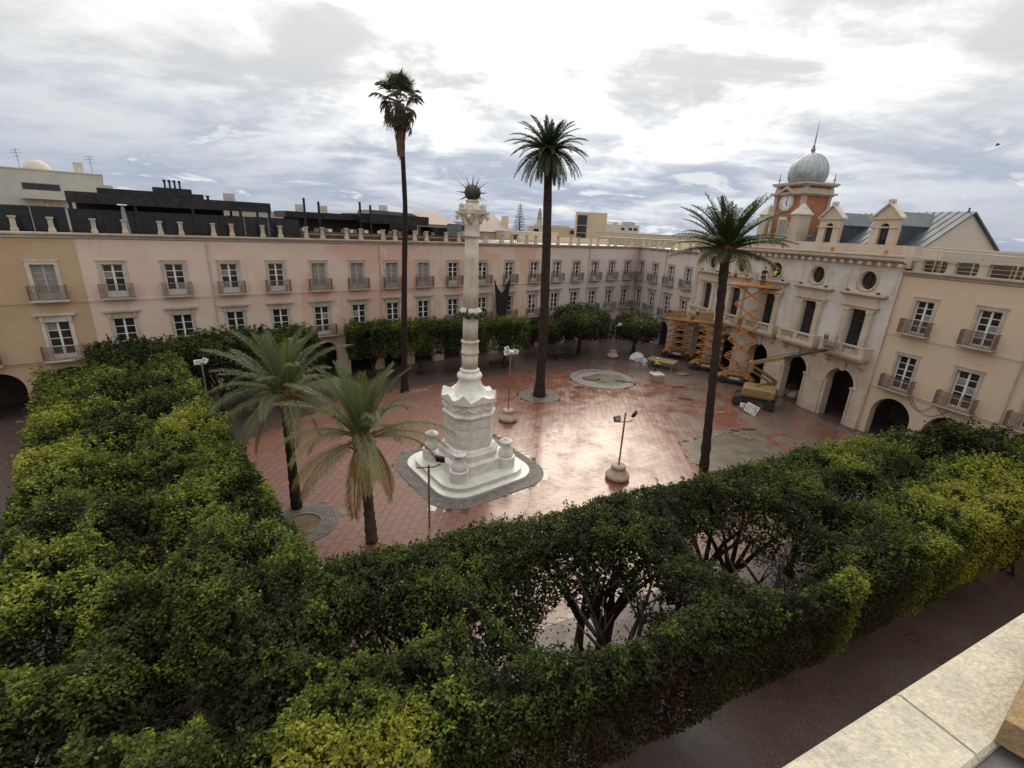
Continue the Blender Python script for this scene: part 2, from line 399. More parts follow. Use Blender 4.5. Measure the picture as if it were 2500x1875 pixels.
mx_, my_ = (wx - MON.x) * ca - (wy - MON.y) * sa, (wx - MON.x) * sa + (wy - MON.y) * ca
keep &= ~((np.abs(mx_) < 4.15) & (np.abs(my_) < 4.15) & (np.hypot(mx_, my_) < 5.0))
keep &= np.hypot(wx - PIT_C[0], wy - PIT_C[1]) > 1.95
keep &= np.hypot(wx - PIT_A[0], wy - PIT_A[1]) > 1.75
keep &= np.hypot(wx - FOUNT[0], wy - FOUNT[1]) > 3.45
slab_poly = [(12.9, 29.0), (12.6, 30.1), (13.1, 31.2), (12.8, 32.2), (14.2, 32.7), (15.0, 33.7), (16.2, 33.6), (17.6, 34.6), (19.2, 34.5), (20.6, 35.2), (20.2, 33.0), (20.9, 31.0), (19.4, 29.0), (17.6, 28.3), (15.5, 26.6), (14.4, 27.9)]
keep &= ~inpoly(wx, wy, slab_poly)
wx, wy = wx[keep], wy[keep]
# the tiles that show largest: the open middle of the plaza
score = np.hypot(wx - 4.2, (wy - 20.5) * .8)
score[(wx < 1.2) & (wy < 30)] += 30
order = np.argsort(score); near_i, rest_i = order[:280], order[280:]
hx, hy, hz = TL / 2 - .008, TW / 2 - .010, .012
tm = M().box(-hx, hx, -hy, hy, 0, hz)
tile_me = []
for k in range(5):
    me = tm.mesh('tile', 'wet_tile'); a = me.attributes.new('tone', 'FLOAT', 'FACE'); a.data.foreach_set('value', [.3 + .10 * k] * 6); tile_me.append(me)
for i in near_i:
    link('tile', random.choice(tile_me), plaza, (wx[i], wy[i], .009 + random.uniform(0, .003)), (random.gauss(0, .0045), random.gauss(0, .0045), tdir + random.gauss(0, .004)))
nr = len(rest_i)
sx = np.array([-1, 1, 1, -1]) * hx; sy = np.array([-1, -1, 1, 1]) * hy
tiltx, tilty = rng.normal(0, .0045, nr), rng.normal(0, .0045, nr)
X = wx[rest_i][:, None] + sx * tx[0] + sy * ty[0]; Y = wy[rest_i][:, None] + sx * tx[1] + sy * ty[1]
Z = .009 + hz + rng.uniform(0, .003, nr)[:, None] + sx * tiltx[:, None] + sy * tilty[:, None]
top = np.stack([X, Y, Z], 2)[:, ::-1]
quads = [top]
for e in range(4):
    f_ = (e + 1) % 4; lo0 = top[:, e].copy(); lo1 = top[:, f_].copy(); lo0[:, 2] = .007; lo1[:, 2] = .007
    quads.append(np.stack([top[:, e], lo0, lo1, top[:, f_]], 1))
tv = np.concatenate(quads, 0).reshape(-1, 3)
tt = np.tile(np.clip(rng.normal(.5, .13, nr), 0, 1), 5)
stuff(link('tiles', np_mesh('tiles', tv, 4, tt, 'wet_tile'), plaza))
build(M().add([(x, y, .022) for x, y in slab_poly], [tuple(range(len(slab_poly) - 1, -1, -1))]), 'cement_patch', 'cement_slab', plaza)

def sq_round(a, r, n=10, z=0.0):
    pts = []
    for k, (sx_, sy_) in enumerate(((1, 1), (-1, 1), (-1, -1), (1, -1))):
        for i in range(n + 1):
            th = k * PI / 2 + i / n * PI / 2
            pts.append((sx_ * (a - r) + r * math.cos(th), sy_ * (a - r) + r * math.sin(th), z))
    return pts
def setts_ring(c, r0, r1, z, name, parent, count=None, single=False):
    rows = max(1, round((r1 - r0) / .17)); k = 0; mm = M()
    me = M().box(-.066, .066, -.066, .066, 0, .035).mesh('sett', 'sett_grey')
    for q in range(rows):
        r = r0 + (q + .5) * (r1 - r0) / rows; n = int(2 * PI * r / .155)
        for j in range(n):
            th = 2 * PI * (j + .5 * (q % 2)) / n
            x, y = c[0] + r * math.cos(th), c[1] + r * math.sin(th)
            if single and x > c[0] - .6: link('sett', me, parent, (x, y, z + random.uniform(-.006, .004)), th)
            else:
                b = M().box(-.066, .066, -.066, .066, 0, .035 + random.uniform(-.006, .004)); b.xform(Matrix.Translation((x, y, z)) @ Matrix.Rotation(th, 4, 'Z')); mm.add(b.v, b.f)
    if mm.v: stuff(build(mm, 'setts', 'sett_grey', parent))
def disc(c, r, z, n=40): return M().add([(c[0] + r * math.cos(2 * PI * i / n), c[1] + r * math.sin(2 * PI * i / n), z) for i in range(n)], [tuple(range(n))])
# tree pits
for nm, c, r0, r1, single in (('tree_pit', PIT_A, .95, 1.72, True), ('tree_pit', PIT_C, 1.05, 1.95, False)):
    pit = struct(build(disc(c, r0, .012), nm, 'soil'))
    setts_ring(c, r0, r1, .002, 'sett', pit, single=single)
    build(M().loft([[(c[0] + r * math.cos(t * PI / 20), c[1] + r * math.sin(t * PI / 20), z) for t in range(40)] for r, z in ((r0 + .0, .0), (r0 + .0, .06), (r0 - .09, .06), (r0 - .09, .0))], cap=False), 'edge_ring', 'sett_grey', pit)
pit = struct(build(disc(FOUNT, 3.4, .010, 64), 'dry_basin', 'concrete_grey'))
build(M().loft([[(FOUNT[0] + r * math.cos(t * PI / 32), FOUNT[1] + r * math.sin(t * PI / 32), z) for t in range(64)] for r, z in ((3.42, .0), (3.42, .05), (2.55, .05), (2.55, .0))], cap=False), 'basin_rim', 'sett_grey', pit)
build(disc((FOUNT[0] + .55, FOUNT[1] - .1), 1.95, .016, 48), 'wet_screed', 'cement_slab', pit)
pm = M().loft([[(FOUNT[0] - 1.2 + r * math.cos(t * PI / 12), FOUNT[1] - .2 + r * .8 * math.sin(t * PI / 12), z + .03 * math.sin(t * 2.3)) for t in range(24)] for r, z in ((1.0, .012), (.7, .12), (.35, .2), (.05, .24))])
build(pm, 'soil_heap', 'soil', pit, smooth=True)
# manhole covers
for x, y, lab in ((-8.58, 21.5, 'round grey manhole cover beside the cobbled tree pit'), (-6.63, 23.05, 'small dark manhole cover between tree pit and monument')):
    mh = build(M().lathe([(.34, 0), (.34, .03), (.31, .034), (.3, .03), (.02, .03)], 24), 'manhole_cover', 'concrete_grey', None, (x, y, .004)); tag(mh, lab, 'manhole')
    build(M().lathe([(.40, 0), (.40, .026), (.35, .028), (.35, .0)], 24), 'manhole_frame', 'sett_grey', mh)

# ------------------------------------------------------------------ building helpers (local frame: x along the facade, y into the building, z up)
def arch_wall(m, u0, u1, z0, z1, ops, y0=0.0, depth=.6, n=14):
    x = u0
    for c, hw, sp in sorted(ops):
        l, r = max(c - hw, u0), min(c + hw, u1)
        if l > x: m.add([(x, y0, z0), (l, y0, z0), (l, y0, z1), (x, y0, z1)], [(0, 1, 2, 3)])
        pts = [(c + hw * math.cos(PI - PI * i / n), sp + hw * math.sin(PI * i / n)) for i in range(n + 1)]
        for (xa, za), (xb, zb) in zip(pts, pts[1:]):
            m.add([(xa, y0, za), (xb, y0, zb), (xb, y0, z1), (xa, y0, z1)], [(0, 1, 2, 3)])
            m.add([(xa, y0, za), (xb, y0, zb), (xb, y0 + depth, zb), (xa, y0 + depth, za)], [(3, 2, 1, 0)])
        for xx, k in ((c - hw, 1), (c + hw, -1)):
            m.add([(xx, y0, z0), (xx, y0 + depth, z0), (xx, y0 + depth, sp), (xx, y0, sp)], [(0, 1, 2, 3)[::k]])
        x = r
    if u1 > x: m.add([(x, y0, z0), (u1, y0, z0), (u1, y0, z1), (x, y0, z1)], [(0, 1, 2, 3)])
def rect_wall(m, u0, u1, z0, z1, rects, y0=0.0, depth=.28):
    xs = sorted({u0, u1, *[v for r in rects for v in (r[0], r[1]) if u0 < v < u1]}); zs = sorted({z0, z1, *[v for r in rects for v in (r[2], r[3]) if z0 < v < z1]})
    for xa, xb in zip(xs, xs[1:]):
        for za, zb in zip(zs, zs[1:]):
            cx_, cz_ = (xa + xb) / 2, (za + zb) / 2
            if any(r[0] < cx_ < r[1] and r[2] < cz_ < r[3] for r in rects): continue
            m.add([(xa, y0, za), (xb, y0, za), (xb, y0, zb), (xa, y0, zb)], [(0, 1, 2, 3)])
    for a, b, c, d_ in rects:
        m.add([(a, y0, c), (b, y0, c), (b, y0 + depth, c), (a, y0 + depth, c)], [(0, 1, 2, 3)])
        m.add([(a, y0, d_), (b, y0, d_), (b, y0 + depth, d_), (a, y0 + depth, d_)], [(3, 2, 1, 0)])
        m.add([(a, y0, c), (a, y0 + depth, c), (a, y0 + depth, d_), (a, y0, d_)], [(0, 1, 2, 3)])
        m.add([(b, y0, c), (b, y0 + depth, c), (b, y0 + depth, d_), (b, y0, d_)], [(3, 2, 1, 0)])

CACHE = {}
def cached(key, fn):
    if key not in CACHE: CACHE[key] = fn()
    return CACHE[key]
def window(par, x, z, wd, ht, rows, fmat='white_paint', panes='glass_dark', panel=.35, y=.2, ajar=False):
    """two-leaf casement with muntins; panes are sub-parts"""
    fb, mb = .075, .05
    def frame():
        m = M(); hw = wd / 2
        m.box(-hw, -hw + fb, 0, .07, 0, ht); m.box(hw - fb, hw, 0, .07, 0, ht); m.box(-hw + fb, hw - fb, 0, .07, ht - fb, ht)
        m.box(-hw + fb, hw - fb, 0, .06, 0, panel)
        m.box(-.065, .065, -.012, .055, panel, ht - fb)
        ph = (ht - fb - panel) / rows
        for k in range(1, rows):
            zz = panel + ph * k; m.box(-hw + fb, -.065, .005, .05, zz - mb / 2, zz + mb / 2); m.box(.065, hw - fb, .005, .05, zz - mb / 2, zz + mb / 2)
        return m.mesh('window', fmat)
    f = link('window', cached(('w', wd, ht, rows, fmat, panel), frame), par, (x, y, z))
    ph = (ht - fb - panel) / rows; pw = wd / 2 - fb - .065
    for side in (-1, 1):
        for k in range(rows):
            pm_ = panes
            if panes == 'glass_dark' and random.random() < .10: pm_ = 'glass_curtain'
            me = cached(('p', pw, ph, pm_), lambda: M().box(-pw / 2, pw / 2, 0, .012, -ph / 2, ph / 2).mesh('pane', pm_))
            link('pane', me, f, (side * (.065 + pw / 2), .03, panel + ph * (k + .5)), (random.gauss(0, .004), 0, random.gauss(0, .004)))
    return f
def surround(par, x, z, wd, ht, material, band=.2, hood=False):
    def mk():
        m = M(); hw = wd / 2
        m.box(-hw - band, -hw, -.05, .02, 0, ht + band); m.box(hw, hw + band, -.05, .02, 0, ht + band); m.box(-hw, hw, -.05, .02, ht, ht + band)
        if hood:
            m.box(-hw - band, hw + band, -.06, .0, ht + band + .002, ht + band + .22)
            m.box(-hw - .38, hw + .38, -.20, 0, ht + band + .222, ht + band + .30); m.box(-hw - .45, hw + .45, -.28, 0, ht + band + .302, ht + band + .40)
            for sx_ in (-1, 1): m.box(sx_ * (hw + .1) - .09, sx_ * (hw + .1) + .09, -.15, -.061, ht + .05, ht + band + .22)
        else:
            m.box(-hw - band - .05, hw + band + .05, -.09, 0, ht + band + .002, ht + band + .08)
        return m.mesh('surround', material)
    return link('surround', cached(('s', wd, ht, material, band, hood), mk), par, (x, 0, z))
def balcony(par, x, z, wd, dep=.62, material='iron_brown', slabm='stone_trim', h=1.02):
    def slab(): return M().box(-wd / 2, wd / 2, -dep, -.005, -.10, 0).box(-wd / 2 + .06, wd / 2 - .06, -dep + .08, -.005, -.17, -.102).mesh('balcony', slabm)
    def rail():
        m = M(); hw = wd / 2 - .05; y0 = -dep + .05
        for zz in (.06, h * .55, h - .02):
            t = .018 if zz < h - .1 else .03
            m.box(-hw, hw, y0 - .02, y0 + .02, zz, zz + t)
            for sx_ in (-1, 1): m.box(sx_ * hw - .02, sx_ * hw + .02, y0 + .021, -.02, zz, zz + t)
        n = int(wd / .105)
        for i in range(n + 1):
            xx = -hw + 2 * hw * i / n; e = .024 if i in (0, n) else .014
            m.box(xx - e, xx + e, y0 - e, y0 + e, .0, h - .02)
        for k in range(1, 6):
            for sx_ in (-1, 1): yy = y0 + (dep - .1) * k / 6; m.box(sx_ * hw - .011, sx_ * hw + .011, yy - .011, yy + .011, 0, h - .02)
        return m.mesh('railing', material)
    b = link('balcony', cached(('b', wd, dep, slabm), slab), par, (x, 0, z))
    link('railing', cached(('r', wd, dep, material, h), rail), b)
    return b
POST = None
def post(par, x, z=13.16, wd=.28, h=1.0, y=.32, material='stone_trim'):
    def mk():
        a = wd / 2
        rings = []
        for s_, zz in ((1.35, 0), (1.35, .16), (1.0, .30), (.94, .45), (.9, h - .2), (1.0, h - .13), (1.32, h - .09), (1.32, h)):
            rings.append([(-a * s_, -a * s_, zz), (a * s_, -a * s_, zz), (a * s_, a * s_, zz), (-a * s_, a * s_, zz)])
        return M().loft(rings).mesh('parapet_post', material)
    return link('parapet_post', cached(('post', wd, h, material), mk), par, (x, y, z))
def cornice(par, u0, u1, z, material, prof=((0, 0), (.10, .05), (.10, .16), (.24, .22), (.30, .30), (.30, .40)), y=0.0, name='cornice'):
    m = M(); rings = []
    for uu in (u0, u1):
        rings.append([(uu, y - p, z + q) for p, q in prof] + [(uu, y + .3, z + prof[-1][1]), (uu, y + .3, z)])
    n = len(rings[0]); vs = rings[0] + rings[1]
    m.add(vs, [(j, (j + 1) % n, n + (j + 1) % n, n + j) for j in range(n)] + [tuple(range(n - 1, -1, -1)), tuple(range(n, 2 * n))])
    return build(m, name, material, par)
def body(par, u0, u1, z0, z1, d0, d1, material, name='wall'):
    return build(M().box(u0, u1, d0, d1, z0, z1), name, material, par)

def arcade_house(name, label, angle, origin, u0, u1, wins, wall_m, trim_m='stone_trim', up=None, lo=None, hood=True, posts=(), depth=13.0, iron='iron_brown',
                 arch_hw=1.2, arch_sp=2.35, rows=(4, 4), greyset=(), lowh=2.7, upz=8.6, archs=None, roof_m='terrace_floor', skip_lo=(), side=None):
    b = thing(name, label, 'building', tuple(origin), angle)
    m = M()
    archs = wins if archs is None else archs
    ops = [(c, arch_hw, arch_sp) for c in archs if u0 < c - arch_hw and c + arch_hw < u1]
    arch_wall(m, u0, u1, 0, 4.1, ops)
    rects = []
    for c in wins:
        rects.append((c - .62, c + .62, upz, upz + 2.4)); rects.append((c - .66, c + .66, 4.28, 4.28 + lowh))
    rects = [r for r in rects if r[0] > u0 and r[1] < u1]
    rect_wall(m, u0, u1, 4.1, 12.75, rects)
    build(m, 'wall', wall_m, b)
    for c in wins:
        if c - .66 < u0 or c + .66 > u1: continue
        gy = c in greyset
        window(b, c, upz, 1.24, 2.4, rows[0], 'grey_paint' if gy else 'white_paint', 'glass_curtain' if gy else 'glass_dark', .42 if rows[0] == 4 else .1)
        window(b, c, 4.28, 1.32, lowh, rows[1], 'white_paint', 'glass_dark', .3 if rows[1] == 4 else .1)
        surround(b, c, upz, 1.24, 2.4, trim_m, .22); surround(b, c, 4.28, 1.32, lowh, trim_m, .2, hood)
        balcony(b, c, upz - .02, 2.05, .6, iron, trim_m); balcony(b, c, 4.26, 2.35, .62, iron, trim_m)
    # string courses, cornice, roof and body behind the facade
    build(M().box(u0, u1, -.05, -.001, 8.30, 8.50), 'string_course', wall_m, b)
    build(M().box(u0, u1, -.06, -.001, 3.98, 4.14), 'string_course', wall_m, b)
    cornice(b, u0, u1, 12.76, trim_m)
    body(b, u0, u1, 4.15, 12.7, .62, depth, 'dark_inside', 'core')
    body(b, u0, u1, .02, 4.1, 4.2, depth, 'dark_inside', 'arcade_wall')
    build(M().box(u0, u1, .6, 4.19, 4.02, 4.1), 'arcade_ceiling', 'concrete', b)
    for c in archs:
        if u0 < c - 1 and c + 1 < u1: build(M().box(c - .55, c + .55, 4.1, 4.19, .02, 2.6).box(c - .62, c + .62, 4.06, 4.098, 2.6, 2.75), 'shop_door', 'dark_door', b)
    build(M().box(u0, u1, .31, depth, 12.701, 13.12), 'roof_deck', roof_m, b)
    for pu in posts: post(b, pu)
    ws = [c for c in wins if c - .66 > u0 and c + .66 < u1]
    for c1_, c2_ in list(zip(ws, ws[1:]))[1::3]:
        xm = (c1_ + c2_) / 2 + .5
        build(M().tube([(xm, -.10, .1), (xm, -.10, 12.6), (xm, -.02, 12.8)], .045, 6), 'downpipe', trim_m, b)
    for c1_, c2_ in list(zip(ws, ws[1:])):
        cb = M().tube([(c1_ + .3 + (c2_ - c1_ - .6) * t / 6, -.09, 4.22 - .10 * math.sin(PI * t / 6)) for t in range(7)], .016, 5); build(cb, 'wall_cable', 'machine_dark', b)
    if side is not None:
        pass
    return b

AW = [6.25, 9.99, 13.76, 17.36, 20.97, 24.58, 28.15, 31.69, 35.38, 39.33, 43.16, 47.08, 50.89, 54.46, 58.07, 61.57, 65.01]
apos = [1.62, 3.47, 5.71, 7.44, 9.58, 10.9, 13.08, 14.39, 16.7, 18.1, 20.25, 21.67, 23.88, 25.26, 27.51, 28.77, 30.93, 32.29, 34.62, 36.24]
u = 38.4
while u < 66.8: apos += [u, u + 1.45]; u += 3.72
sel = lambda a, b, xs: [x for x in xs if a < x < b]
ochre = arcade_house('arcade_building', 'ochre arcaded building at the left end of the long row, beside the leafy hedge', angA, PA, -24.0, 4.5, [-21.5, -17.6, -13.7, -9.8, -5.9, -1.9, 2.5], 'stucco_ochre', 'stone_white',
                     posts=[-2.0, -.2] + sel(-9, 4.5, apos), greyset=(2.5,), archs=[-13.7, -9.8, -5.2, -1.25, 2.6], arch_hw=1.28, arch_sp=2.3)
pinkb = arcade_house('arcade_building', 'pale pink arcaded building under the black roof pavilion', angA, PA, 4.5, 19.2, AW[:4], 'stucco_pink', 'stone_trim', posts=sel(4.5, 19.2, apos))
salm = arcade_house('arcade_building', 'salmon arcaded building with peeling paint behind the white column', angA, PA, 19.2, 49.0, AW[4:12], 'stucco_salmon', 'stone_trim', posts=sel(19.2, 49, apos), greyset=tuple(AW[4:8]))
pale = arcade_house('arcade_building', 'pale mauve arcaded building running into the far corner of the square', angA, PA, 49.0, 67.45, AW[12:], 'stucco_pale', 'stone_trim', posts=sel(49, 67, apos), iron='iron_grey', roof_m='roof_white')
bpos = [.2, 1.75, 4.04, 5.37, 7.61, 9.12, 11.26, 12.49]
wing = arcade_house('arcade_building', 'narrow pale mauve wing between the far corner and the town hall', angB, PB, 0.0, 13.9, [1.0, 4.67, 8.45, 12.15], 'stucco_pale', 'stone_trim', posts=bpos, iron='iron_grey', roof_m='roof_white')
rpos = [38.4, 40.5, 42.4, 45.0, 47.0, 49.4, 51.4, 53.8, 55.8, 58, 60, 62.5, 65, 67]
RW = [39.78, 43.75, 47.8, 51.8, 55.8, 59.8, 63.8, 67.8]
crm = arcade_house('arcade_building', 'cream arcaded wing to the right of the town hall with a worn roof balustrade', angB, PB, 37.75, 72.0, RW, 'stucco_cream', 'stone_trim', hood=False, posts=[], rows=(5, 5), lowh=2.62, upz=8.7, arch_hw=1.5, arch_sp=1.95)
for pu in rpos:
    pm_ = cached('pier', lambda: M().box(-.30, .30, -.2, .2, 0, .12).box(-.24, .24, -.16, .16, .121, .72).box(-.3, .3, -.2, .2, .721, .84).mesh('parapet_pier', 'stone_trim'))
    link('parapet_pier', pm_, crm, (pu, .36, 13.16))
build(M().box(37.8, 72, .20, .52, 13.985, 14.10), 'balustrade_rail', 'stone_trim', crm)
build(M().box(37.8, 72, 1.9, 2.2, 13.12, 14.0), 'roof_wall', 'terrace_floor', crm)
build(M().box(37.8, 72, 3.2, 3.5, 13.12, 14.85), 'roof_wall', 'far_white', crm)
m = M()
for k, u_ in enumerate(np.arange(38.6, 71, 1.05)): m.tube([(u_, .3, 13.12), (u_, .3, 13.98)], .018, 6)
for zz in (13.4, 13.68): m.tube([(37.9, .3, zz), (71.5, .3, zz)], .018, 6)
build(m, 'guard_grille', 'stone_trim', crm)
m = M()
for zz, yy in ((14.55, .9), (14.75, 1.6)): m.tube([(37.9, yy, zz + .12), (44, yy + .1, zz - .05), (71.5, yy, zz)], .05, 6)
for u_ in np.arange(39, 71, 2.4): m.tube([(u_, .9, 13.12), (u_, .9, 14.6)], .04, 6); m.tube([(u_, 1.6, 13.12), (u_, 1.6, 14.8)], .04, 6)
build(m, 'roof_pipes', 'far_sand', crm)
# cables sagging along the cream wing
m = M()
for a, b_, z0, sag in ((40.6, 42.6, 4.25, 1.0), (42.4, 46.6, 4.2, 1.1), (41.0, 43.4, 3.9, .8), (44.6, 48.6, 4.1, 1.0)):
    m.tube([(a + (b_ - a) * t / 8, -.08, z0 - sag * 4 * (t / 8) * (1 - t / 8)) for t in range(9)], .018, 5)
tag(build(m, 'cable', 'machine_dark', None, tuple(PB), angB), 'dark cables sagging across the arches of the cream wing', 'cables')
# roof floor and low wall behind the pale corner buildings
body(pale, 49.0, 67.4, 13.12, 13.95, 6.0, 6.4, 'far_sand', 'roof_wall'); body(wing, 0.4, 13.8, 13.12, 13.95, 5.5, 5.9, 'far_sand', 'roof_wall')

# ------------------------------------------------------------------ town hall
HALL = thing('town_hall', 'cream stone town hall with round windows, balustraded balconies and bare grey plaster', 'town hall', tuple(PB), angB)
U0, U1 = 13.9, 37.75
HB = [16.52, 21.18, 25.9, 30.6, 35.25]
Y = -.18
m = M(); arch_wall(m, U0, U1, 0, 5.65, [(c, 1.32, 3.3) for c in HB], Y, .85)
m.box(U0, U0 + .01, Y, 0, 0, 13.3); m.box(U1 - .01, U1, Y, 0, 0, 13.3)
build(m, 'arcade_wall', 'stone_hall', HALL)
m = M(); rect_wall(m, U0, U1, 5.65, 11.0, [(c - .66, c + .66, 6.32, 9.75) for c in HB], Y, .4); build(m, 'wall', 'plaster_grey', HALL)
OR = .74
m = M(); rect_wall(m, U0, U1, 11.0, 13.3, [(c - .9, c + .9, 12.1 - .9, 12.1 + .9) for c in HB], Y, .05)
build(m, 'wall', 'plaster_grey', HALL)
def oculus_me():
    m = M(); n = 32; inn, out, bk = [], [], []
    for i in range(n):
        th = 2 * PI * i / n; c_, s_ = math.cos(th), math.sin(th); k = .9 / max(abs(c_), abs(s_))
        inn.append((OR * c_, -.07, OR * s_)); out.append((k * c_, 0, k * s_)); bk.append((OR * c_, .55, OR * s_))
    rim = [(.885 * math.cos(2 * PI * i / n), -.07, .885 * math.sin(2 * PI * i / n)) for i in range(n)]; rim2 = [(p[0], 0.0, p[2]) for p in rim]
    sq = [(k_[0], -.004, k_[2]) for k_ in out]
    vs = bk + inn + rim + rim2 + out; fs = []
    for a in range(4): fs += [(a * n + i, a * n + (i + 1) % n, (a + 1) * n + (i + 1) % n, (a + 1) * n + i) for i in range(n)]
    m.add(vs, fs); return m.mesh('oculus', 'stone_hall', True)
om = oculus_me()
ogl = M().loft([[(OR * math.cos(2 * PI * i / 32), y_, OR * math.sin(2 * PI * i / 32)) for i in range(32)] for y_ in (0, .03)]).mesh('pane', 'glass_dark')
omu = M().box(-OR, OR, -.03, .03, -.03, .03).box(-.03, .03, -.031, .031, -OR, OR).mesh('muntin', 'dark_door')
for c in HB:
    o = link('oculus', om, HALL, (c, Y, 12.1)); link('pane', ogl, o, (0, .40, 0)); link('muntin', omu, o, (0, .36, 0))
# tall windows
fr = M().box(-.66, -.58, 0, .08, 0, 3.43).box(.58, .66, 0, .08, 0, 3.43).box(-.58, .58, 0, .08, 3.35, 3.43).box(-.58, .58, .01, .07, 2.45, 2.55).box(-.03, .03, .01, .06, 0, 2.45).mesh('tall_window', 'dark_door')
gp = M().box(-.58, .58, 0, .02, 0, 2.45).mesh('pane', 'glass_dark'); gp2 = M().box(-.58, .58, 0, .02, 2.55, 3.35).mesh('pane', 'glass_dark')
def bal_prof(h): return [(.05, 0), (.05, .05), (.03, .08), (.055, .2), (.065, .26), (.035, .4), (.05, .46), (.05, h)]
balm = M().lathe(bal_prof(.5), 8).mesh('baluster', 'stone_hall', True)
for k, c in enumerate(HB):
    wdo = link('tall_window', fr, HALL, (c, Y + .3, 6.32)); link('pane', gp, wdo, (0, .04, 0)); link('pane', gp2, wdo, (0, .04, 0))
    s = M()
    for sx_ in (-1, 1):
        s.box(c + sx_ * 1.02 - .34, c + sx_ * 1.02 + .34, Y - .10, Y - .002, 6.32, 9.78)
        s.box(c + sx_ * 1.02 - .22, c + sx_ * 1.02 + .22, Y - .19, Y - .101, 6.32, 9.55)
        s.box(c + sx_ * 1.02 - .30, c + sx_ * 1.02 + .30, Y - .25, Y - .102, 9.552, 9.78)
    s.box(c - 1.5, c + 1.5, Y - .16, Y - .002, 9.782, 10.0); s.box(c - 1.6, c + 1.6, Y - .30, Y - .002, 10.002, 10.16)
    s.box(c - 1.4, c + 1.4, Y - .08, Y - .002, 10.162, 10.86)
    build(s, 'window_surround', 'stone_hall', HALL)
    led = M().box(c - 1.85, c + 1.85, Y - .30, Y - .002, 10.862, 10.98).box(c - 2.0, c + 2.0, Y - .48, Y - .002, 10.982, 11.14)
    build(led, 'ledge', 'stone_hall', HALL)
    for sx_ in (-1, 1): build(M().box(c + sx_ * 1.3 - .1, c + sx_ * 1.3 + .1, Y - .36, Y - .16, 11.142, 11.3), 'ledge_block', 'machine_dark', HALL)
    bal = build(M().box(c - 2.02, c + 2.02, Y - 1.0, Y - .002, 5.92, 6.16).box(c - 1.92, c + 1.92, Y - .86, Y - .002, 5.72, 5.918).box(c - 2.0, c + 2.0, Y - .98, Y - .72, 6.82, 6.95)
                .box(c - 2.0, c - 1.5, Y - .96, Y - .74, 6.162, 6.818).box(c + 1.5, c + 2.0, Y - .96, Y - .74, 6.162, 6.818).box(c - 1.98, c - 1.76, Y - .735, Y - .003, 6.162, 6.9).box(c + 1.76, c + 1.98, Y - .735, Y - .003, 6.162, 6.9)
                .box(c - 1.499, c + 1.499, Y - .94, Y - .76, 6.162, 6.24).box(c - .16, c + .16, Y - .95, Y - .75, 6.241, 6.818), 'balcony', 'stone_hall', HALL)
    for i in range(14):
        xx = -1.36 + i * 2.72 / 13
        if abs(xx) > .2: link('baluster', balm, bal, (c + xx, Y - .85, 6.24), 0, (1, 1, 1.16))
    # arch ring, keystone, corbels
    ring = M(); n = 16; rr = []
    for yy, r_ in ((Y - .002, 1.62), (Y - .09, 1.62), (Y - .09, 1.34), (Y + .0, 1.325)):
        rr.append([(c + r_ * math.cos(PI - PI * i / n), yy, 3.3 + r_ * math.sin(PI * i / n)) for i in range(n + 1)])
    vs = [p for r in rr for p in r]; q = n + 1
    ring.add(vs, [(a * q + i, a * q + i + 1, (a + 1) * q + i + 1, (a + 1) * q + i) for a in range(3) for i in range(n)])
    ring.box(c - .2, c + .2, Y - .2, Y - .092, 4.5, 5.3)
    build(ring, 'arch_ring', 'stone_hall', HALL)
    for sx_ in (-1, 1): build(M().loft([[(c + sx_ * 1.55 - .16, Y - d_, z_), (c + sx_ * 1.55 + .16, Y - d_, z_), (c + sx_ * 1.55 + .16, Y - .002, z_), (c + sx_ * 1.55 - .16, Y - .002, z_)] for z_, d_ in ((4.95, .08), (5.15, .3), (5.45, .42), (5.718, .8))]), 'corbel', 'stone_hall', HALL)
    for sx_ in (-1, 1):
        a_, b_ = sorted((c + sx_ * 1.14, c + sx_ * 1.319)); jam = M().box(a_, b_, Y - .06, Y + .7, 0, 3.16)
        a_, b_ = sorted((c + sx_ * 1.08, c + sx_ * 1.7)); jam.box(a_, b_, Y - .14, Y - .003, 3.162, 3.32)
        build(jam, 'pier_jamb', 'stone_hall', HALL)
for a_, b_ in zip([U0] + [c + 1.36 for c in HB], [c - 1.36 for c in HB] + [U1]):
    build(M().box(a_ + .05, b_ - .05, Y - .13, Y - .003, 0, .85).box(a_ + .1, b_ - .1, Y - .07, Y - .002, .851, 3.15), 'pier_plinth', 'stone_hall', HALL)
    build(M().box(a_ + .25, b_ - .25, Y - .05, Y - .002, 11.3, 13.1), 'panel', 'stucco_salmon' if a_ < 21 else 'plaster_grey', HALL)
build(M().box(U0, U0 + .5, Y - .12, Y - .003, 5.7, 13.28).box(U0, U0 + .6, Y - .16, Y - .004, 11.0, 11.2), 'corner_pilaster', 'stone_hall', HALL)
cornice(HALL, U0 - .25, U1 + .2, 13.3, 'stone_hall', ((0, 0), (.12, .04), (.12, .28), (.5, .42), (.62, .52), (.62, .72), (.7, .78), (.7, .9)), Y)
dn = M().box(-.13, .13, -.42, 0, 0, .24).mesh('bracket', 'stone_hall')
for u_ in np.arange(14.3, 37.8, .78): link('bracket', dn, HALL, (u_, Y - .12, 13.36))
for u_ in (26.3, 31.6, 36.2): build(M().lathe([(.16, 0), (.16, .1), (.1, .14), (.15, .3), (.04, .42)], 10), 'finial_stub', 'brick_red', HALL, (u_, Y - .2, 14.2))
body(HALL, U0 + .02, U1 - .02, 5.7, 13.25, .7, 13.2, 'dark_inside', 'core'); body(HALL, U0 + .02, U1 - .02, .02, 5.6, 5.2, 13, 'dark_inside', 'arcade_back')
build(M().box(U0 + .02, U1 - .02, .68, 5.19, 5.5, 5.62), 'arcade_ceiling', 'concrete', HALL)
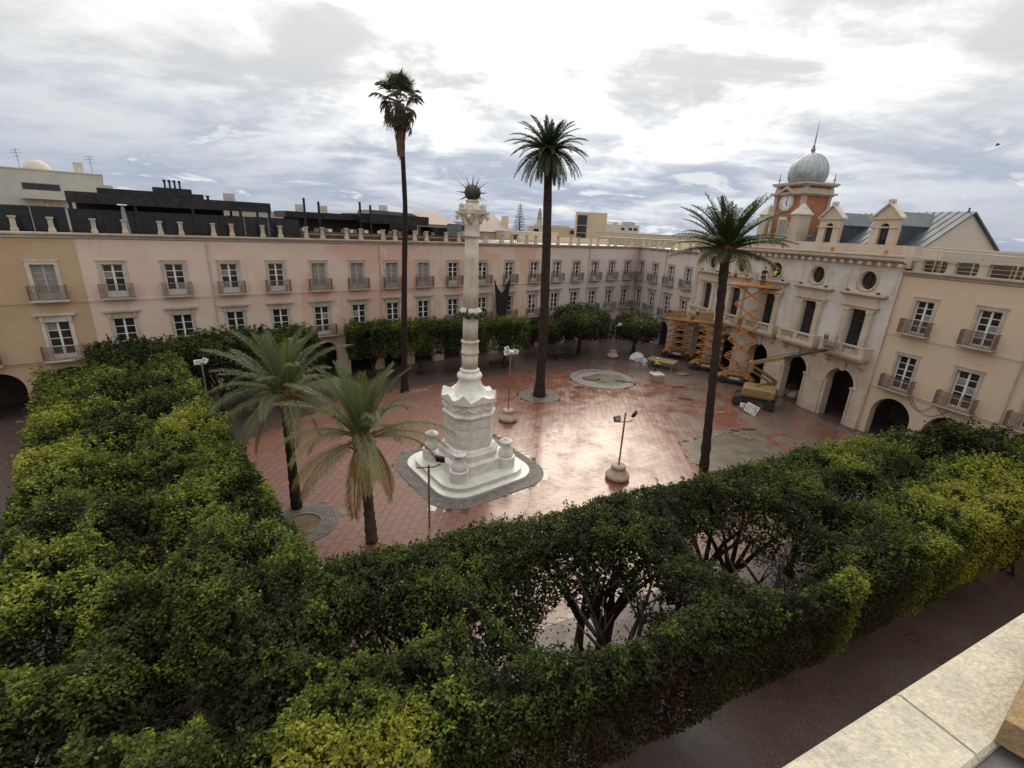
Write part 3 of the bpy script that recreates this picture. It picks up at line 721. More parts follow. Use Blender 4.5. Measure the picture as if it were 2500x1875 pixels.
build(M().box(U0 + .02, U1 - .02, .3, 13.4, 13.26, 13.9), 'roof_deck', 'concrete', HALL)
body(HALL, 14.2, 36.6, 13.9, 14.93, 2.0, 3.0, 'stone_hall', 'attic_wall')
# slate-grey roof with a cream gable end
RU0, RU1 = 24.4, 35.6
m = M()
e0, rd, e1 = 4.1, 8.8, 13.3
for (ya, za), (yb, zb) in (((e0, 14.95), (rd, 17.85)), ((rd, 17.85), (e1, 14.95))):
    m.add([(RU0, ya, za), (RU1 + .25, ya, za), (RU1 + .25, yb, zb), (RU0, yb, zb), (RU0, ya, za - .14), (RU1 + .25, ya, za - .14), (RU1 + .25, yb, zb - .14), (RU0, yb, zb - .14)],
          [(0, 1, 2, 3), (7, 6, 5, 4), (0, 4, 5, 1), (1, 5, 6, 2), (2, 6, 7, 3), (3, 7, 4, 0)])
roof = build(m, 'roof', 'zinc', HALL)
seam = M()
for u_ in np.arange(RU0 + .3, RU1, .62):
    seam.beam((u_, e0, 14.97), (u_, rd, 17.87), .05, .06)
stuff(build(seam, 'roof_seams', 'zinc', roof)) if False else build(seam, 'roof_seams', 'zinc', roof)
build(M().box(RU0, RU1 + .2, e0 - .15, e0 + .02, 14.82, 14.95), 'gutter', 'zinc', roof)
build(M().tube([(RU1 - .3, rd, 17.85), (RU1 - .3, rd, 18.15)], .07, 8), 'roof_vent', 'zinc', roof)
gw = M().add([(RU1, e0 + .1, 13.9), (RU1, e1 - .1, 13.9), (RU1, e1 - .1, 14.9), (RU1, rd, 17.72), (RU1, e0 + .1, 14.9)], [(0, 1, 2, 3, 4)]).add([(RU1 - .3, e0 + .1, 13.9), (RU1 - .3, e1 - .1, 13.9), (RU1 - .3, e1 - .1, 14.9), (RU1 - .3, rd, 17.72), (RU1 - .3, e0 + .1, 14.9)], [(4, 3, 2, 1, 0)])
build(gw, 'gable_wall', 'gable_cream', HALL)
body(HALL, RU0, RU1 - .31, 13.9, 14.8, 4.3, 13.0, 'dark_inside', 'loft')
# dormers
for c in (27.85, 33.05):
    dm = M(); arch_wall(dm, c - 1.12, c + 1.12, 14.94, 17.1, [(c, .42, 16.25)], 3.0, .35)
    # window sill zone shifted to the dormer's foot
    dm.add([(c - 1.12, 3.0, 17.1), (c + 1.12, 3.0, 17.1), (c, 3.0, 18.15)], [(0, 1, 2)])
    dm.box(c - 1.12, c - .421, 3.02, 3.35, 14.94, 17.09).box(c + .421, c + 1.12, 3.02, 3.35, 14.94, 17.09)
    dor = build(dm, 'dormer', 'stone_hall', HALL)
    for sx_ in (-1, 1):
        rp = M().loft([[(c + sx_ * 1.3, y_, 17.02), (c + sx_ * 1.3, y_, 17.16), (c, y_, 18.36), (c, y_, 18.2)] for y_ in (2.82, 3.42)]); build(rp, 'gable_coping', 'stone_white', dor)
        rp = M().loft([[(c + sx_ * 1.12, y_, 16.42), (c + sx_ * 1.12, y_, 16.52), (c, y_, 17.66), (c, y_, 17.56)] for y_ in (3.43, 8.4)]); build(rp, 'dormer_roof', 'zinc', dor)
    build(M().box(c - 1.05, c + 1.05, 3.43, 7.0, 14.9, 16.45), 'dormer_cheeks', 'zinc_dark', dor)
    build(M().box(c - .2, c + .2, 2.9, 3.3, 18.3, 18.55), 'ridge_block', 'stone_white', dor)
    build(M().box(c - 1.2, c + 1.2, 2.9, 2.998, 16.28, 16.38).box(c - 1.25, c + 1.25, 2.86, 2.997, 17.0, 17.12), 'string_course', 'stone_hall', dor)
    build(M().box(c - .42, c + .42, 3.3, 3.34, 14.95, 16.66), 'pane', 'glass_dark', dor)
    mu = M().box(c - .025, c + .025, 3.25, 3.29, 14.95, 16.66)
    for zz in (15.35, 15.75, 16.15): mu.box(c - .42, c + .42, 3.255, 3.285, zz, zz + .04)
    build(mu, 'muntin', 'dark_door', dor)
# clock tower
TC, TY0, TY1, TH = 22.0, 3.5, 6.9, 1.8
tw = thing('clock_tower', 'red brick clock tower with pale quoins, round clock and silver tin dome', 'clock tower', tuple(PB), angB)
build(M().box(TC - TH, TC + TH, TY0, TY1, 13.9, 20.3), 'wall', 'brick_red', tw)
q = M()
for sx_ in (-1, 1):
    for y0_, y1_ in ((TY0 - .10, TY0 + .28), (TY1 - .28, TY1 + .10)):
        a_, b_ = sorted((TC + sx_ * (TH + .10), TC + sx_ * (TH - .30))); q.box(a_, b_, y0_, y1_, 13.9, 20.3)
build(q, 'tower_quoin', 'stone_trim', tw)
for z0_, z1_, ex in ((19.35, 19.5, .2), (19.5, 19.68, .42), (19.68, 20.05, .14), (20.3, 20.42, .3), (20.42, 20.62, .42), (15.4, 15.6, .04)):
    build(M().box(TC - TH - ex, TC + TH + ex, TY0 - ex, TY1 + ex, z0_ + .001, z1_), 'tower_cornice', 'stone_trim', tw)
# pediment over the clock
for sx_ in (-1, 1): build(M().loft([[(TC - .2 + sx_ * 1.15, y_, 19.42), (TC - .2 + sx_ * 1.15, y_, 19.62), (TC - .2, y_, 20.28), (TC - .2, y_, 20.02)] for y_ in (TY0 - .5, TY0 - .1)]), 'pediment', 'stone_trim', tw)
ck = build(M().lathe([(.95, 0), (.95, .1), (.78, .14), (.74, .08), (.02, .08)], 40), 'clock', 'stone_trim', tw, (TC - .2, TY0 - .02, 18.72), (PI / 2, 0, 0))
build(M().lathe([(.74, 0), (.74, .015), (.01, .016)], 40), 'clock_face', 'white_paint', ck, (0, 0, .085))
hm = M()
def cbar(ang, r0, r1, wd, z): hm.beam((r0 * math.sin(ang), r0 * math.cos(ang), z), (r1 * math.sin(ang), r1 * math.cos(ang), z), wd, .012, (0, 0, 1))
cbar(R(152), -.1, .42, .07, .118); cbar(R(14), -.12, .58, .05, .132)
build(hm, 'clock_hand', 'lamp_black', ck)
hm = M()
for k, num in enumerate(['XII', 'I', 'II', 'III', 'IIII', 'V', 'VI', 'VII', 'VIII', 'IX', 'X', 'XI']):
    an = R(30 * k); n_ = len(num); wid = {'I': .035, 'V': .08, 'X': .08}; tot = sum(wid[c_] for c_ in num) ; x_ = -tot / 2
    for ch in num:
        cx_ = x_ + wid[ch] / 2; x_ += wid[ch]
        def P_(lx, ly): r_ = .60 + ly; return (r_ * math.sin(an) + lx * math.cos(an), r_ * math.cos(an) - lx * math.sin(an), .108)
        if ch == 'I': hm.beam(P_(cx_, -.075), P_(cx_, .075), .022, .008)
        elif ch == 'V': hm.beam(P_(cx_ - .03, .075), P_(cx_, -.075), .02, .008); hm.beam(P_(cx_ + .03, .075), P_(cx_, -.075), .012, .0078)
        else: hm.beam(P_(cx_ - .03, .075), P_(cx_ + .03, -.075), .02, .008); hm.beam(P_(cx_ + .03, .075), P_(cx_ - .03, -.075), .012, .0078)
build(hm, 'clock_numerals', 'lamp_black', ck)
pl = build(M().box(TC - .75, TC + .45, TY0 - .1, TY0 - .003, 15.15, 17.1).box(TC - .7, TC + .4, TY0 - .2, TY0 - .102, 17.0, 17.3), 'tower_niche', 'stone_white', tw)
build(M().box(TC - .6, TC + .3, TY0 - .13, TY0 - .104, 15.3, 16.9), 'pane', 'glass_curtain', pl)
for sx_ in (-1, 1):
    x_ = TC + sx_ * 2.15
    bp = build(M().box(x_ - .5, x_ + .5, TY0 - .9, TY0 + .6, 13.9, 17.45), 'buttress', 'stone_trim', tw)
    build(M().loft([[(x_ - s_ * .62, TY0 - .15 - s_ * .85, z_), (x_ + s_ * .62, TY0 - .15 - s_ * .85, z_), (x_ + s_ * .62, TY0 - .15 + s_ * .85, z_), (x_ - s_ * .62, TY0 - .15 + s_ * .85, z_)] for s_, z_ in ((1, 17.45), (1, 17.55), (.04, 18.6))]), 'buttress_cap', 'stone_white', bp)
    build(M().lathe([(.2, 0), (.2, .25), (.12, .3), (.24, .6), (.26, .85), (.12, 1.05), (.14, 1.25), (.17, 2.1), (.08, 2.3), (.16, 2.45), (.02, 2.75)], 12), 'pinnacle', 'stone_trim', tw, (TC + sx_ * 1.25, TY0 - .55, 14.1), smooth=True)
    build(M().lathe([(.06, 0), (.04, .2), (.13, .35), (.05, .5), (.06, .6), (.01, 1.1)], 10), 'corner_finial', 'stone_trim', tw, (TC + sx_ * 1.9, TY0 + .1 if sx_ < 0 else TY1 - .1, 20.62), smooth=True)
dome = build(M().lathe([(1.5, 20.6), (1.68, 20.85), (1.80, 21.25), (1.83, 21.65), (1.76, 22.15), (1.55, 22.65), (1.2, 23.08), (.78, 23.4), (.35, 23.57), (.12, 23.66)], 40, (TC, 5.2)), 'dome', 'dome_tin', tw, smooth=True)
build(M().lathe([(.1, 23.6), (.18, 23.72), (.24, 23.85), (.12, 24.0), (.14, 24.12), (.07, 24.25), (.06, 25.0), (.015, 26.5)], 12, (TC, 5.2)), 'spire', 'stone_dark_trim', dome, smooth=True)
rib = M()
for k in range(20):
    th = 2 * PI * k / 20
    rib.tube([(TC + r_ * math.cos(th), 5.2 + r_ * math.sin(th), z_) for r_, z_ in ((1.69, 20.85), (1.81, 21.25), (1.84, 21.65), (1.77, 22.15), (1.56, 22.65), (1.21, 23.09), (.79, 23.41))], .018, 5)
build(rib, 'dome_seams', 'dome_tin', dome)
for c in HB: build(M().box(c - 1.2, c + 1.2, 5.1, 5.19, .02, 3.6), 'hall_door', 'dark_door', HALL)

# ------------------------------------------------------------------ roof terraces and far buildings
pav = thing('roof_pavilion', 'long flat black pavilion on the roof of the pale pink building', 'roof terrace', tuple(PA), angA)
build(M().box(4.4, 18.0, 3.0, 9.0, 15.55, 16.0), 'roof', 'black_metal', pav)
build(M().box(4.35, 18.05, 2.9, 3.0, 15.2, 15.98), 'fascia', 'black_metal', pav)
build(M().box(4.6, 15.0, 8.7, 9.0, 13.13, 15.55), 'back_wall', 'dark_door', pav)
for u_ in (4.5, 8.3, 12.1, 15.6, 17.9):
    build(M().box(u_ - .1, u_ + .1, 3.0, 3.2, 13.13, 15.55), 'post', 'black_metal', pav); build(M().box(u_ - .1, u_ + .1, 8.6, 8.69, 13.13, 15.55), 'post', 'black_metal', pav)
build(M().box(6.1, 13.2, 5.0, 8.0, 16.001, 16.42), 'upper_roof', 'black_metal', pav)
build(M().box(9.7, 12.4, 5.2, 7.0, 16.42, 16.78), 'plant_box', 'black_metal', pav)
for u_ in (10.6, 10.95, 11.3, 11.65): build(M().tube([(u_, 6, 16.78), (u_, 6, 17.3)], .075, 8).lathe([(.11, 17.28), (.13, 17.34), (.1, 17.44), (.02, 17.47)], 10, (u_, 6)), 'flue', 'black_metal', pav)
build(M().tube([(13.5, 5, 16.0), (13.5, 5, 16.3)], .1, 8).lathe([(.2, 16.28), (.2, 16.34), (.03, 16.4)], 10, (13.5, 5)), 'flue', 'black_metal', pav)
# glazed screens along the terraces
for nm, lab, u0_, u1_, zt, yy in (('glass_screen', 'dark glass screen on the roof edge of the ochre building', -18, 4.3, 14.78, 1.5), ('glass_screen', 'dark glass screen below the black roof pavilion', 4.4, 20.0, 14.72, 1.4)):
    gs = thing(nm, lab, 'glass screen', tuple(PA), angA)
    u_ = u0_
    while u_ < u1_ - .2:
        e = min(u_ + 1.86, u1_); build(M().box(u_ + .02, e - .02, yy, yy + .03, 13.13, zt), 'panel', 'black_screen', gs); u_ += 1.86
    build(M().box(u0_, u1_, yy - .02, yy + .05, zt + .002, zt + .06), 'rail', 'black_metal', gs)
# rail between the parapet posts
for lab, u0_, u1_, mt in (('thin brown handrail between the parapet posts of the salmon building', 20, 48.5, 'iron_brown'),):
    t = thing('roof_rail', lab, 'handrail', tuple(PA), angA)
    build(M().box(u0_, u1_, .50, .54, 13.52, 13.57), 'rail', 'stone_trim', t)
    for u_ in np.arange(u0_ + .3, u1_, 2.4): build(M().box(u_ - .03, u_ + .03, .5, .54, 13.12, 13.52), 'upright', 'iron_brown', t)
    build(M().box(u0_, 38, .9, 1.0, 13.12, 13.75), 'planter_wall', 'terrace_floor', t)
bar = thing('roof_bar', 'low black roof bar behind the terrace of the salmon building', 'roof terrace', tuple(PA), angA)
build(M().box(19.9, 27.0, 6.0, 11, 14.9, 15.5), 'roof', 'black_metal', bar); build(M().box(27.0, 35.0, 5.0, 11, 14.7, 15.65), 'roof', 'black_metal', bar)
build(M().box(20.2, 34.6, 8.0, 8.3, 13.12, 14.9), 'back_wall', 'dark_door', bar)
build(M().box(30.2, 33.5, 4.95, 4.998, 14.15, 14.68).box(35.1, 37, 4.0, 8, 13.12, 14.6), 'counter', 'black_screen', bar)
build(M().loft([[(28.4, y_, 15.65), (34.2, y_, 15.65), (33.4, y_, 15.95), (28.6, y_, 16.1)] for y_ in (6, 10)]), 'upper_roof', 'zinc', bar)
for u_, zt in ((21.4, 16.75), (22.75, 16.5), (26.9, 16.75), (28.0, 16.5)):
    build(M().box(u_ - .09, u_ + .09, 4.6, 4.78, 13.12, zt), 'mast', 'black_metal', bar)
tag(build(M().box(36.3, 38.2, 3.0, 3.06, 13.12, 15.05), 'white_screen', 'glass_green', None, tuple(PA), angA), 'pale upright glass panel at the end of the black roof bar', 'screen')
chair_m = M().box(-.22, .22, -.22, .22, .42, .47).box(-.22, .22, .18, .22, .47, .9)
for a, b_ in ((-.2, -.2), (.2, -.2), (-.2, .2), (.2, .2)): chair_m.box(a - .02, a + .02, b_ - .02, b_ + .02, 0, .42)
chm = chair_m.mesh('terrace_chair', 'wood')
for k in range(12):
    o = link('terrace_chair', chm, None, onA(20.6 + k * 1.28, 2.6 + .5 * (k % 3)) + Vector((0, 0, 13.12)), angA + random.choice((0, PI / 2, PI, 2.2)))
    tag(o, 'small brown terrace chair behind the parapet posts of the salmon building', 'chair', 'chairs on the roof terrace')
mm = M().box(-.18, .18, -.01, .01, 0, .28).mesh('menu_board', 'plastic_white')
for k, u_ in enumerate((20.3, 22.6, 24.6, 26.1, 27.4)):
    tag(link('menu_board', mm, None, onA(u_, 1.02) + Vector((0, 0, 13.75)), angA), 'white menu card standing on the ledge of the salmon building terrace', 'menu card', 'menu cards on the roof terrace')
ht = thing('patio_heater', 'tall pyramid patio heater with steel cap beneath the black pavilion', 'patio heater', onA(7.55, .95) + Vector((0, 0, 13.12)), angA)
build(M().loft([[(-.24, -.24, 0), (.24, -.24, 0), (.24, .24, 0), (-.24, .24, 0)], [(-.2, -.2, .5), (.2, -.2, .5), (.2, .2, .5), (-.2, .2, .5)], [(-.09, -.09, 2.0), (.09, -.09, 2.0), (.09, .09, 2.0), (-.09, .09, 2.0)]]), 'body', 'glass_curtain', ht)
build(M().loft([[(-.3, -.3, 2.05), (.3, -.3, 2.05), (.3, .3, 2.05), (-.3, .3, 2.05)], [(-.26, -.26, 2.12), (.26, -.26, 2.12), (.26, .26, 2.12), (-.26, .26, 2.12)]]), 'cap', 'white_paint', ht)
# potted agave on the ochre roof
pp = thing('potted_agave', 'spiky green potted plant on the roof of the ochre building', 'plant', onA(3.3, 3.2) + Vector((0, 0, 13.12)))
build(M().lathe([(.25, 0), (.4, .9), (.42, 1.2), (.36, 1.25)], 14), 'pot', 'concrete', pp)
lm = M()
for k in range(9):
    th = k * 2.4; e = .55 + .35 * ((k * 7) % 5) / 5; L = 1.2
    d_ = Vector((math.cos(th) * math.cos(e * 1.3), math.sin(th) * math.cos(e * 1.3), math.sin(e * 1.3)))
    s_ = d_.cross(Vector((0, 0, 1))).normalized()
    p0 = Vector((0, 0, 1.2)); lm.add([p0 - s_ * .07, p0 + s_ * .07, p0 + d_ * L * .6 + s_ * .06, p0 + d_ * L + Vector((0, 0, -.1)), p0 + d_ * L * .6 - s_ * .06], [(0, 1, 2, 3, 4)])
build(lm, 'leaves', 'leaf_date', pp)
va = angA
def block(name, label, cat, corner, ang, wd, dp, z1, material, z0=0.0, cap=.12, wins=(), extra=None):
    t = thing(name, label, cat, (corner[0], corner[1], 0), ang)
    build(M().box(0, wd, 0, dp, z0, z1), 'wall', material, t)
    if cap: build(M().box(-.06, wd + .06, -.06, dp + .06, z1 + .001, z1 + cap), 'parapet_cap', 'far_white', t)
    for (x0, x1, za, zb) in wins:
        f = build(M().box(x0 - .08, x1 + .08, -.05, -.004, za - .08, zb + .08), 'window', 'grey_paint', t)
        build(M().box(x0, x1, -.06, -.051, za, zb), 'pane', 'glass_dark', f)
    return t
wa = block('apartment_block', 'big white apartment block with roof dome behind the ochre building', 'apartment block', (-66, 44), .70, 22.4, 14, 18.55, 'far_white', wins=((2, 4, 16.0, 16.4), (15.5, 18.5, 16.0, 17.2), (7, 8.4, 15.2, 16)))
build(M().box(15.2, 19.0, -1.2, -.07, 15.6, 15.8).box(15.2, 19, -1.2, -1.1, 15.8, 16.5), 'balcony', 'far_white', wa)
build(M().box(20.0, 20.9, 1, 2, 18.67, 19.8), 'chimney', 'far_white', wa)
build(M().lathe([(1.3, 18.67), (1.25, 19.1), (1.0, 19.6), (.6, 19.9), (.05, 20.0)], 24, (16.6, 6)), 'roof_dome', 'far_white', wa, smooth=True)
for x_, h_ in ((12.5, 21.8), (15.6, 20.6), (21.6, 20.6)):
    am = M().tube([(x_, 1, 18.6), (x_, 1, h_)], .035, 6)
    for zz, ln in ((h_ - .1, .7), (h_ - .4, .9), (h_ - .75, .6)): am.tube([(x_ - ln / 2, 1, zz), (x_ + ln / 2, 1, zz + .05)], .025, 5)
    build(am, 'antenna', 'steel', wa)
block('low_house', 'small pale house glimpsed through the end of the black pavilion', 'house', (-37.5, 59), .62, 9.5, 8, 15.4, 'far_pink', wins=((2, 3, 14, 14.8), (5, 6, 14, 14.8)))
block('low_house', 'distant low cream house between the dark roof masts', 'house', (-28, 72), .5, 9, 8, 15.5, 'far_sand')
block('low_house', 'distant pale house above the middle of the roof bar', 'house', (-21, 84), .4, 9, 8, 16.1, 'far_white', wins=((2, 3, 14.6, 15.4),))
def gable_house(name, label, corner, ang, wd, dp, ze, zr, material):
    t = thing(name, label, 'house', (corner[0], corner[1], 0), ang)
    build(M().box(0, wd, 0, dp, 0, ze), 'wall', material, t)
    build(M().loft([[(-.3, -.3, ze + .002), (wd + .3, -.3, ze + .002), (wd + .3, dp + .3, ze + .002), (-.3, dp + .3, ze + .002)], [(wd * .3, dp * .45, zr), (wd * .7, dp * .45, zr), (wd * .7, dp * .55, zr), (wd * .3, dp * .55, zr)]]), 'roof', 'far_pink', t)
    return t
gable_house('hipped_house', 'pinkish hip-roofed house just left of the column capital', (-16.5, 67), .28, 8, 7, 14.9, 16.7, 'far_sand')
gable_house('hipped_house', 'steep pinkish pitched roof just right of the column capital', (-9.5, 80), .1, 7.6, 9, 14.2, 17.2, 'far_pink')
block('low_house', 'pale low roof houses left of the steep pitched roof', 'house', (-12.3, 74), .3, 5.5, 6, 15.4, 'far_pink', wins=((1, 2, 14.2, 15), (3.4, 4.4, 14.2, 15)))
block('low_house', 'cream terrace house below the pine tree', 'house', (-2.2, 76), .35, 9, 7, 14.4, 'far_sand', wins=((1, 2.2, 13.3, 14.0),))
block('wall_slab', 'thin upright pale slab chimney left of the pine tree', 'chimney', (-2.8, 81.6), .2, .95, 1.3, 16.75, 'far_sand', cap=0)
lb = block('low_house', 'long sand coloured block under the church statue', 'building', (2.3, 118.6), .03, 13, 10, 15.55, 'far_sand', wins=((1.2, 2.4, 14.2, 15.1), (10, 11, 14.2, 15.1)))
build(M().box(1.5, 10, 2, 8, 15.68, 16.15), 'roof_railing', 'far_pink', lb)
cube_ = block('sand_tower', 'square sand coloured tower with dark corner glazing', 'tower', (12.6, 109.6), -.06, 6.6, 6, 18.9, 'far_sand', cap=.1)
fz = build(M().box(.2, 2.3, -.08, -.004, 13, 18.4), 'glazing', 'glass_dark', cube_)
for zz in (14.6, 16.2): build(M().box(.2, 2.3, -.1, -.081, zz, zz + .12), 'transom', 'grey_paint', fz)
wr = block('apartment_block', 'distant white flat roofed block right of the sand tower', 'apartment block', (21, 158), -.03, 17.3, 10, 17.45, 'far_white', wins=((11.6, 12.6, 16.0, 16.8), (14, 15, 16.0, 16.8), (15.6, 16.6, 16.0, 16.8)))
for x_, wd_, h_ in ((9.3, 1.4, .8), (12.3, 3.2, 1.1), (15.6, .5, .9)): build(M().box(x_, x_ + wd_, 2, 4, 17.58, 17.58 + h_), 'roof_box', 'grey_paint', wr)
block('sand_wall', 'long sand coloured roof wall behind the pale wing', 'wall', (15.2, 99), -.24, 30, 5, 14.95, 'far_sand', cap=.08)
block('sand_wall', 'lower cream roof wall with white coping behind the corner', 'wall', (14, 84), -.28, 15, 5, 14.15, 'far_sand', cap=.1)
block('far_house', 'low pale roofs beyond the cream wing', 'house', (60, 36), -1.27, 30, 8, 15.3, 'far_white', cap=.1)
ch = thing('church_belfry', 'distant stone church belfry with statue beside the palm trunk', 'church', (6.0, 150, 0))
build(M().loft([[(-.9, -.9, 14), (.9, -.9, 14), (.9, .9, 14), (-.9, .9, 14)], [(-.8, -.8, 18), (.8, -.8, 18), (.8, .8, 18), (-.8, .8, 18)]]), 'belfry', 'far_sand', ch)
build(M().lathe([(.75, 18), (.8, 18.3), (.55, 18.6), (.6, 19.3), (.4, 20.2), (.28, 20.5), (.3, 20.9), (.05, 21.2)], 10), 'statue', 'stone_dark_trim', ch, smooth=True)
build(M().box(-3, 3, -2, 4, 0, 14), 'nave', 'far_sand', ch)
acm = M().box(-.45, .45, -.2, .2, .08, .75).lathe([(.26, .3), (.26, .32), (.05, .33)], 12).box(-.4, -.3, -.2, .2, 0, .079).box(.3, .4, -.2, .2, 0, .079).mesh('air_conditioner', 'far_white')
for k, (p_, z_, lab) in enumerate(((onA(22.2, 9.5), 15.5, 'white air conditioner on the roof bar beside the dark masts'), (onA(24.6, 9.8), 15.5, 'second air conditioner on the roof bar, right of the dark masts'), (onA(31.2, 9), 15.98, 'pale air conditioner on top of the right half of the roof bar'), (onA(6.6, 8.4), 16.0, 'air conditioner at the left end of the black pavilion roof'), (onA(15.4, 7), 16.0, 'air conditioner near the right end of the black pavilion roof'))):
    tag(link('air_conditioner', acm, None, p_ + Vector((0, 0, z_)), angA), lab, 'air conditioner', 'air conditioners on the roofs')
# sea of low roofs to close the horizon
fr_ = M()
for k in range(260):
    x_ = rng.uniform(-420, 420); y_ = rng.uniform(190, 620); wd_ = rng.uniform(8, 22); h_ = rng.uniform(7, 14.2)
    fr_.box(x_, x_ + wd_, y_, y_ + wd_, 0, h_)
for k in range(120):
    x_ = rng.uniform(75, 330); y_ = rng.uniform(-40, 190); wd_ = rng.uniform(8, 20); h_ = rng.uniform(7, 14); fr_.box(x_, x_ + wd_, y_, y_ + wd_, 0, h_)
stuff(tag(build(fr_, 'far_roofs', 'far_sand'), 'low pale roofs of the town spreading to the horizon', 'roofs'))
# Norfolk pine
pine = thing('norfolk_pine', 'distant tiered pine rising between the slab chimney and the church', 'tree', (0, 140, 0))
build(M().tube([(0, 0, 0), (0, 0, 13), (0, 0, 22)], [.35, .2, .03], 8), 'trunk', 'bark_palm', pine)
vs, tn = [], []
for k in range(22):
    z_ = 12.2 + k * .43; L = 2.5 * (1 - k / 23) + .15
    for j in range(7):
        th = 2 * PI * j / 7 + k * .6; d_ = np.array([math.cos(th), math.sin(th), 0.0])
        for q in range(14):
            s_ = (q + .5) / 14; p = d_ * L * s_ + np.array([0, 0, z_ + .35 * s_ * s_ * L * .4])
            for sd in (-1, 1):
                n_ = np.array([-d_[1], d_[0], 0]) * sd * .34 * (1 - .5 * s_) + d_ * .16
                wv = np.array([0, 0, .07]); vs += [p - wv, p + n_ * .5 + wv, p + n_, p + n_ * .5 - wv]; tn.append(rng.random())
link('crown', np_mesh('crown', np.array(vs), 4, np.array(tn), 'leaf_pine'), pine)

# ------------------------------------------------------------------ monument
mon = thing('monument', 'white marble monument column topped by a spiked bronze globe', 'monument', tuple(MON), angA)
def csq(d, cwid, z, nsub=1):
    a = (d + cwid / 2) / math.sqrt(2); b_ = a - cwid / math.sqrt(2)
    return [(a, b_, z), (b_, a, z), (-b_, a, z), (-a, b_, z), (-a, -b_, z), (-b_, -a, z), (b_, -a, z), (a, -b_, z)]
build(M().loft([sq_round(4.1, 2.1, 10, .006), sq_round(4.1, 2.1, 10, .03)]), 'sett_bed', 'sett_grey', mon)
sm = M()
for k in range(7):
    a_ = 4.05 - k * .11; ring = sq_round(a_, 2.1 - k * .08, 14); n_ = len(ring)
    per = []
    for i in range(n_):
        p, q = Vector(ring[i]), Vector(ring[(i + 1) % n_]); L = (q - p).length
        for j in range(max(1, int(L / .125))): per.append((p.lerp(q, (j + .5) / max(1, int(L / .125))), math.atan2(q.y - p.y, q.x - p.x)))
    for p, th in per:
        b = M().box(-.052, .052, -.046, .046, 0, .024 + random.uniform(-.006, .005)); b.xform(Matrix.Translation((p.x, p.y, .028)) @ Matrix.Rotation(th, 4, 'Z')); sm.add(b.v, b.f)
stuff(build(sm, 'setts', 'sett_grey', mon))
build(M().loft([sq_round(3.3, 1.6, 12, .0), sq_round(3.3, 1.6, 12, .17), sq_round(3.27, 1.58, 12, .20)]), 'step', 'marble_step', mon)
build(M().loft([sq_round(2.85, 1.4, 12, .20), sq_round(2.85, 1.4, 12, .40), sq_round(2.88, 1.42, 12, .41), sq_round(2.86, 1.4, 12, .46)]), 'step', 'marble_step', mon)
build(M().loft([csq(2.15, 1.2, .462), csq(2.15, 1.2, 1.15), csq(2.08, 1.15, 1.2), csq(2.08, 1.15, 1.22)]), 'plinth', 'marble', mon)
build(M().loft([csq(1.80, 1.06, 1.222), csq(1.80, 1.06, 1.62), csq(1.74, 1.03, 1.68), csq(1.6, 1.0, 1.86), csq(1.52, .96, 1.90)]), 'plinth', 'marble', mon)
build(M().loft([csq(1.42, .94, 1.902), csq(1.42, .94, 3.86)]), 'dado_core', 'stone_dark_trim', mon)
for z0_, z1_ in ((1.904, 2.545), (2.56, 3.19), (3.205, 3.858)): build(M().loft([csq(1.45, .95, z0_), csq(1.45, .95, z1_)]), 'dado_block', 'marble', mon)
for k in range(8):  # stone joints: recessed panels on the four broad faces and medallions on the corners
    pass
for k in range(4):
    rz = k * PI / 2
    a_ = (1.45 + .475) / math.sqrt(2)
    pm_ = M().box(-.60, .60, -.022, 0, 1.98, 2.5).box(-.60, .60, -.022, 0, 2.61, 3.14).box(-.60, .60, -.022, 0, 3.26, 3.8); build(pm_, 'panel', 'marble', mon, (a_ * math.cos(rz), a_ * math.sin(rz), 0), rz + PI / 2)
    rz += PI / 4
    for z_ in (2.3, 2.85, 3.4):
        build(M().lathe([(.17, 0), (.17, .03), (.12, .05), (.1, .02), (.02, .05)], 18), 'medallion', 'marble', mon, (1.45 * math.cos(rz), 1.45 * math.sin(rz), z_), (0, PI / 2, rz))
build(M().loft([csq(1.47, .96, 3.862), csq(1.56, 1.0, 3.92), csq(1.60, 1.02, 4.02), csq(1.56, 1.0, 4.10), csq(1.49, .97, 4.14)]), 'cornice', 'marble', mon)
build(M().loft([csq(1.46, .95, 4.142), csq(1.46, .95, 4.78), csq(1.53, .98, 4.84)]), 'frieze', 'marble', mon)
gar = M()
for k in range(8):
    rz = k * PI / 4; rr_ = 1.45 if k % 2 else (1.45 + .475) / math.sqrt(2)
    hw = .42 if k % 2 else .62
    for c_ in ((0,) if k % 2 else (-.5, .5)):
        pts = []
        for t in range(9):
            s_ = (t / 8 - .5) * 2 * (.4 if k % 2 else .42) + c_; zz = 4.62 - .26 * (1 - ((t / 8 - .5) * 2) ** 2)
            pts.append((rr_ * math.cos(rz) - s_ * math.sin(rz), rr_ * math.sin(rz) + s_ * math.cos(rz), zz))
        gar.tube(pts, .055, 6)
build(gar, 'garland', 'marble', mon, smooth=True)
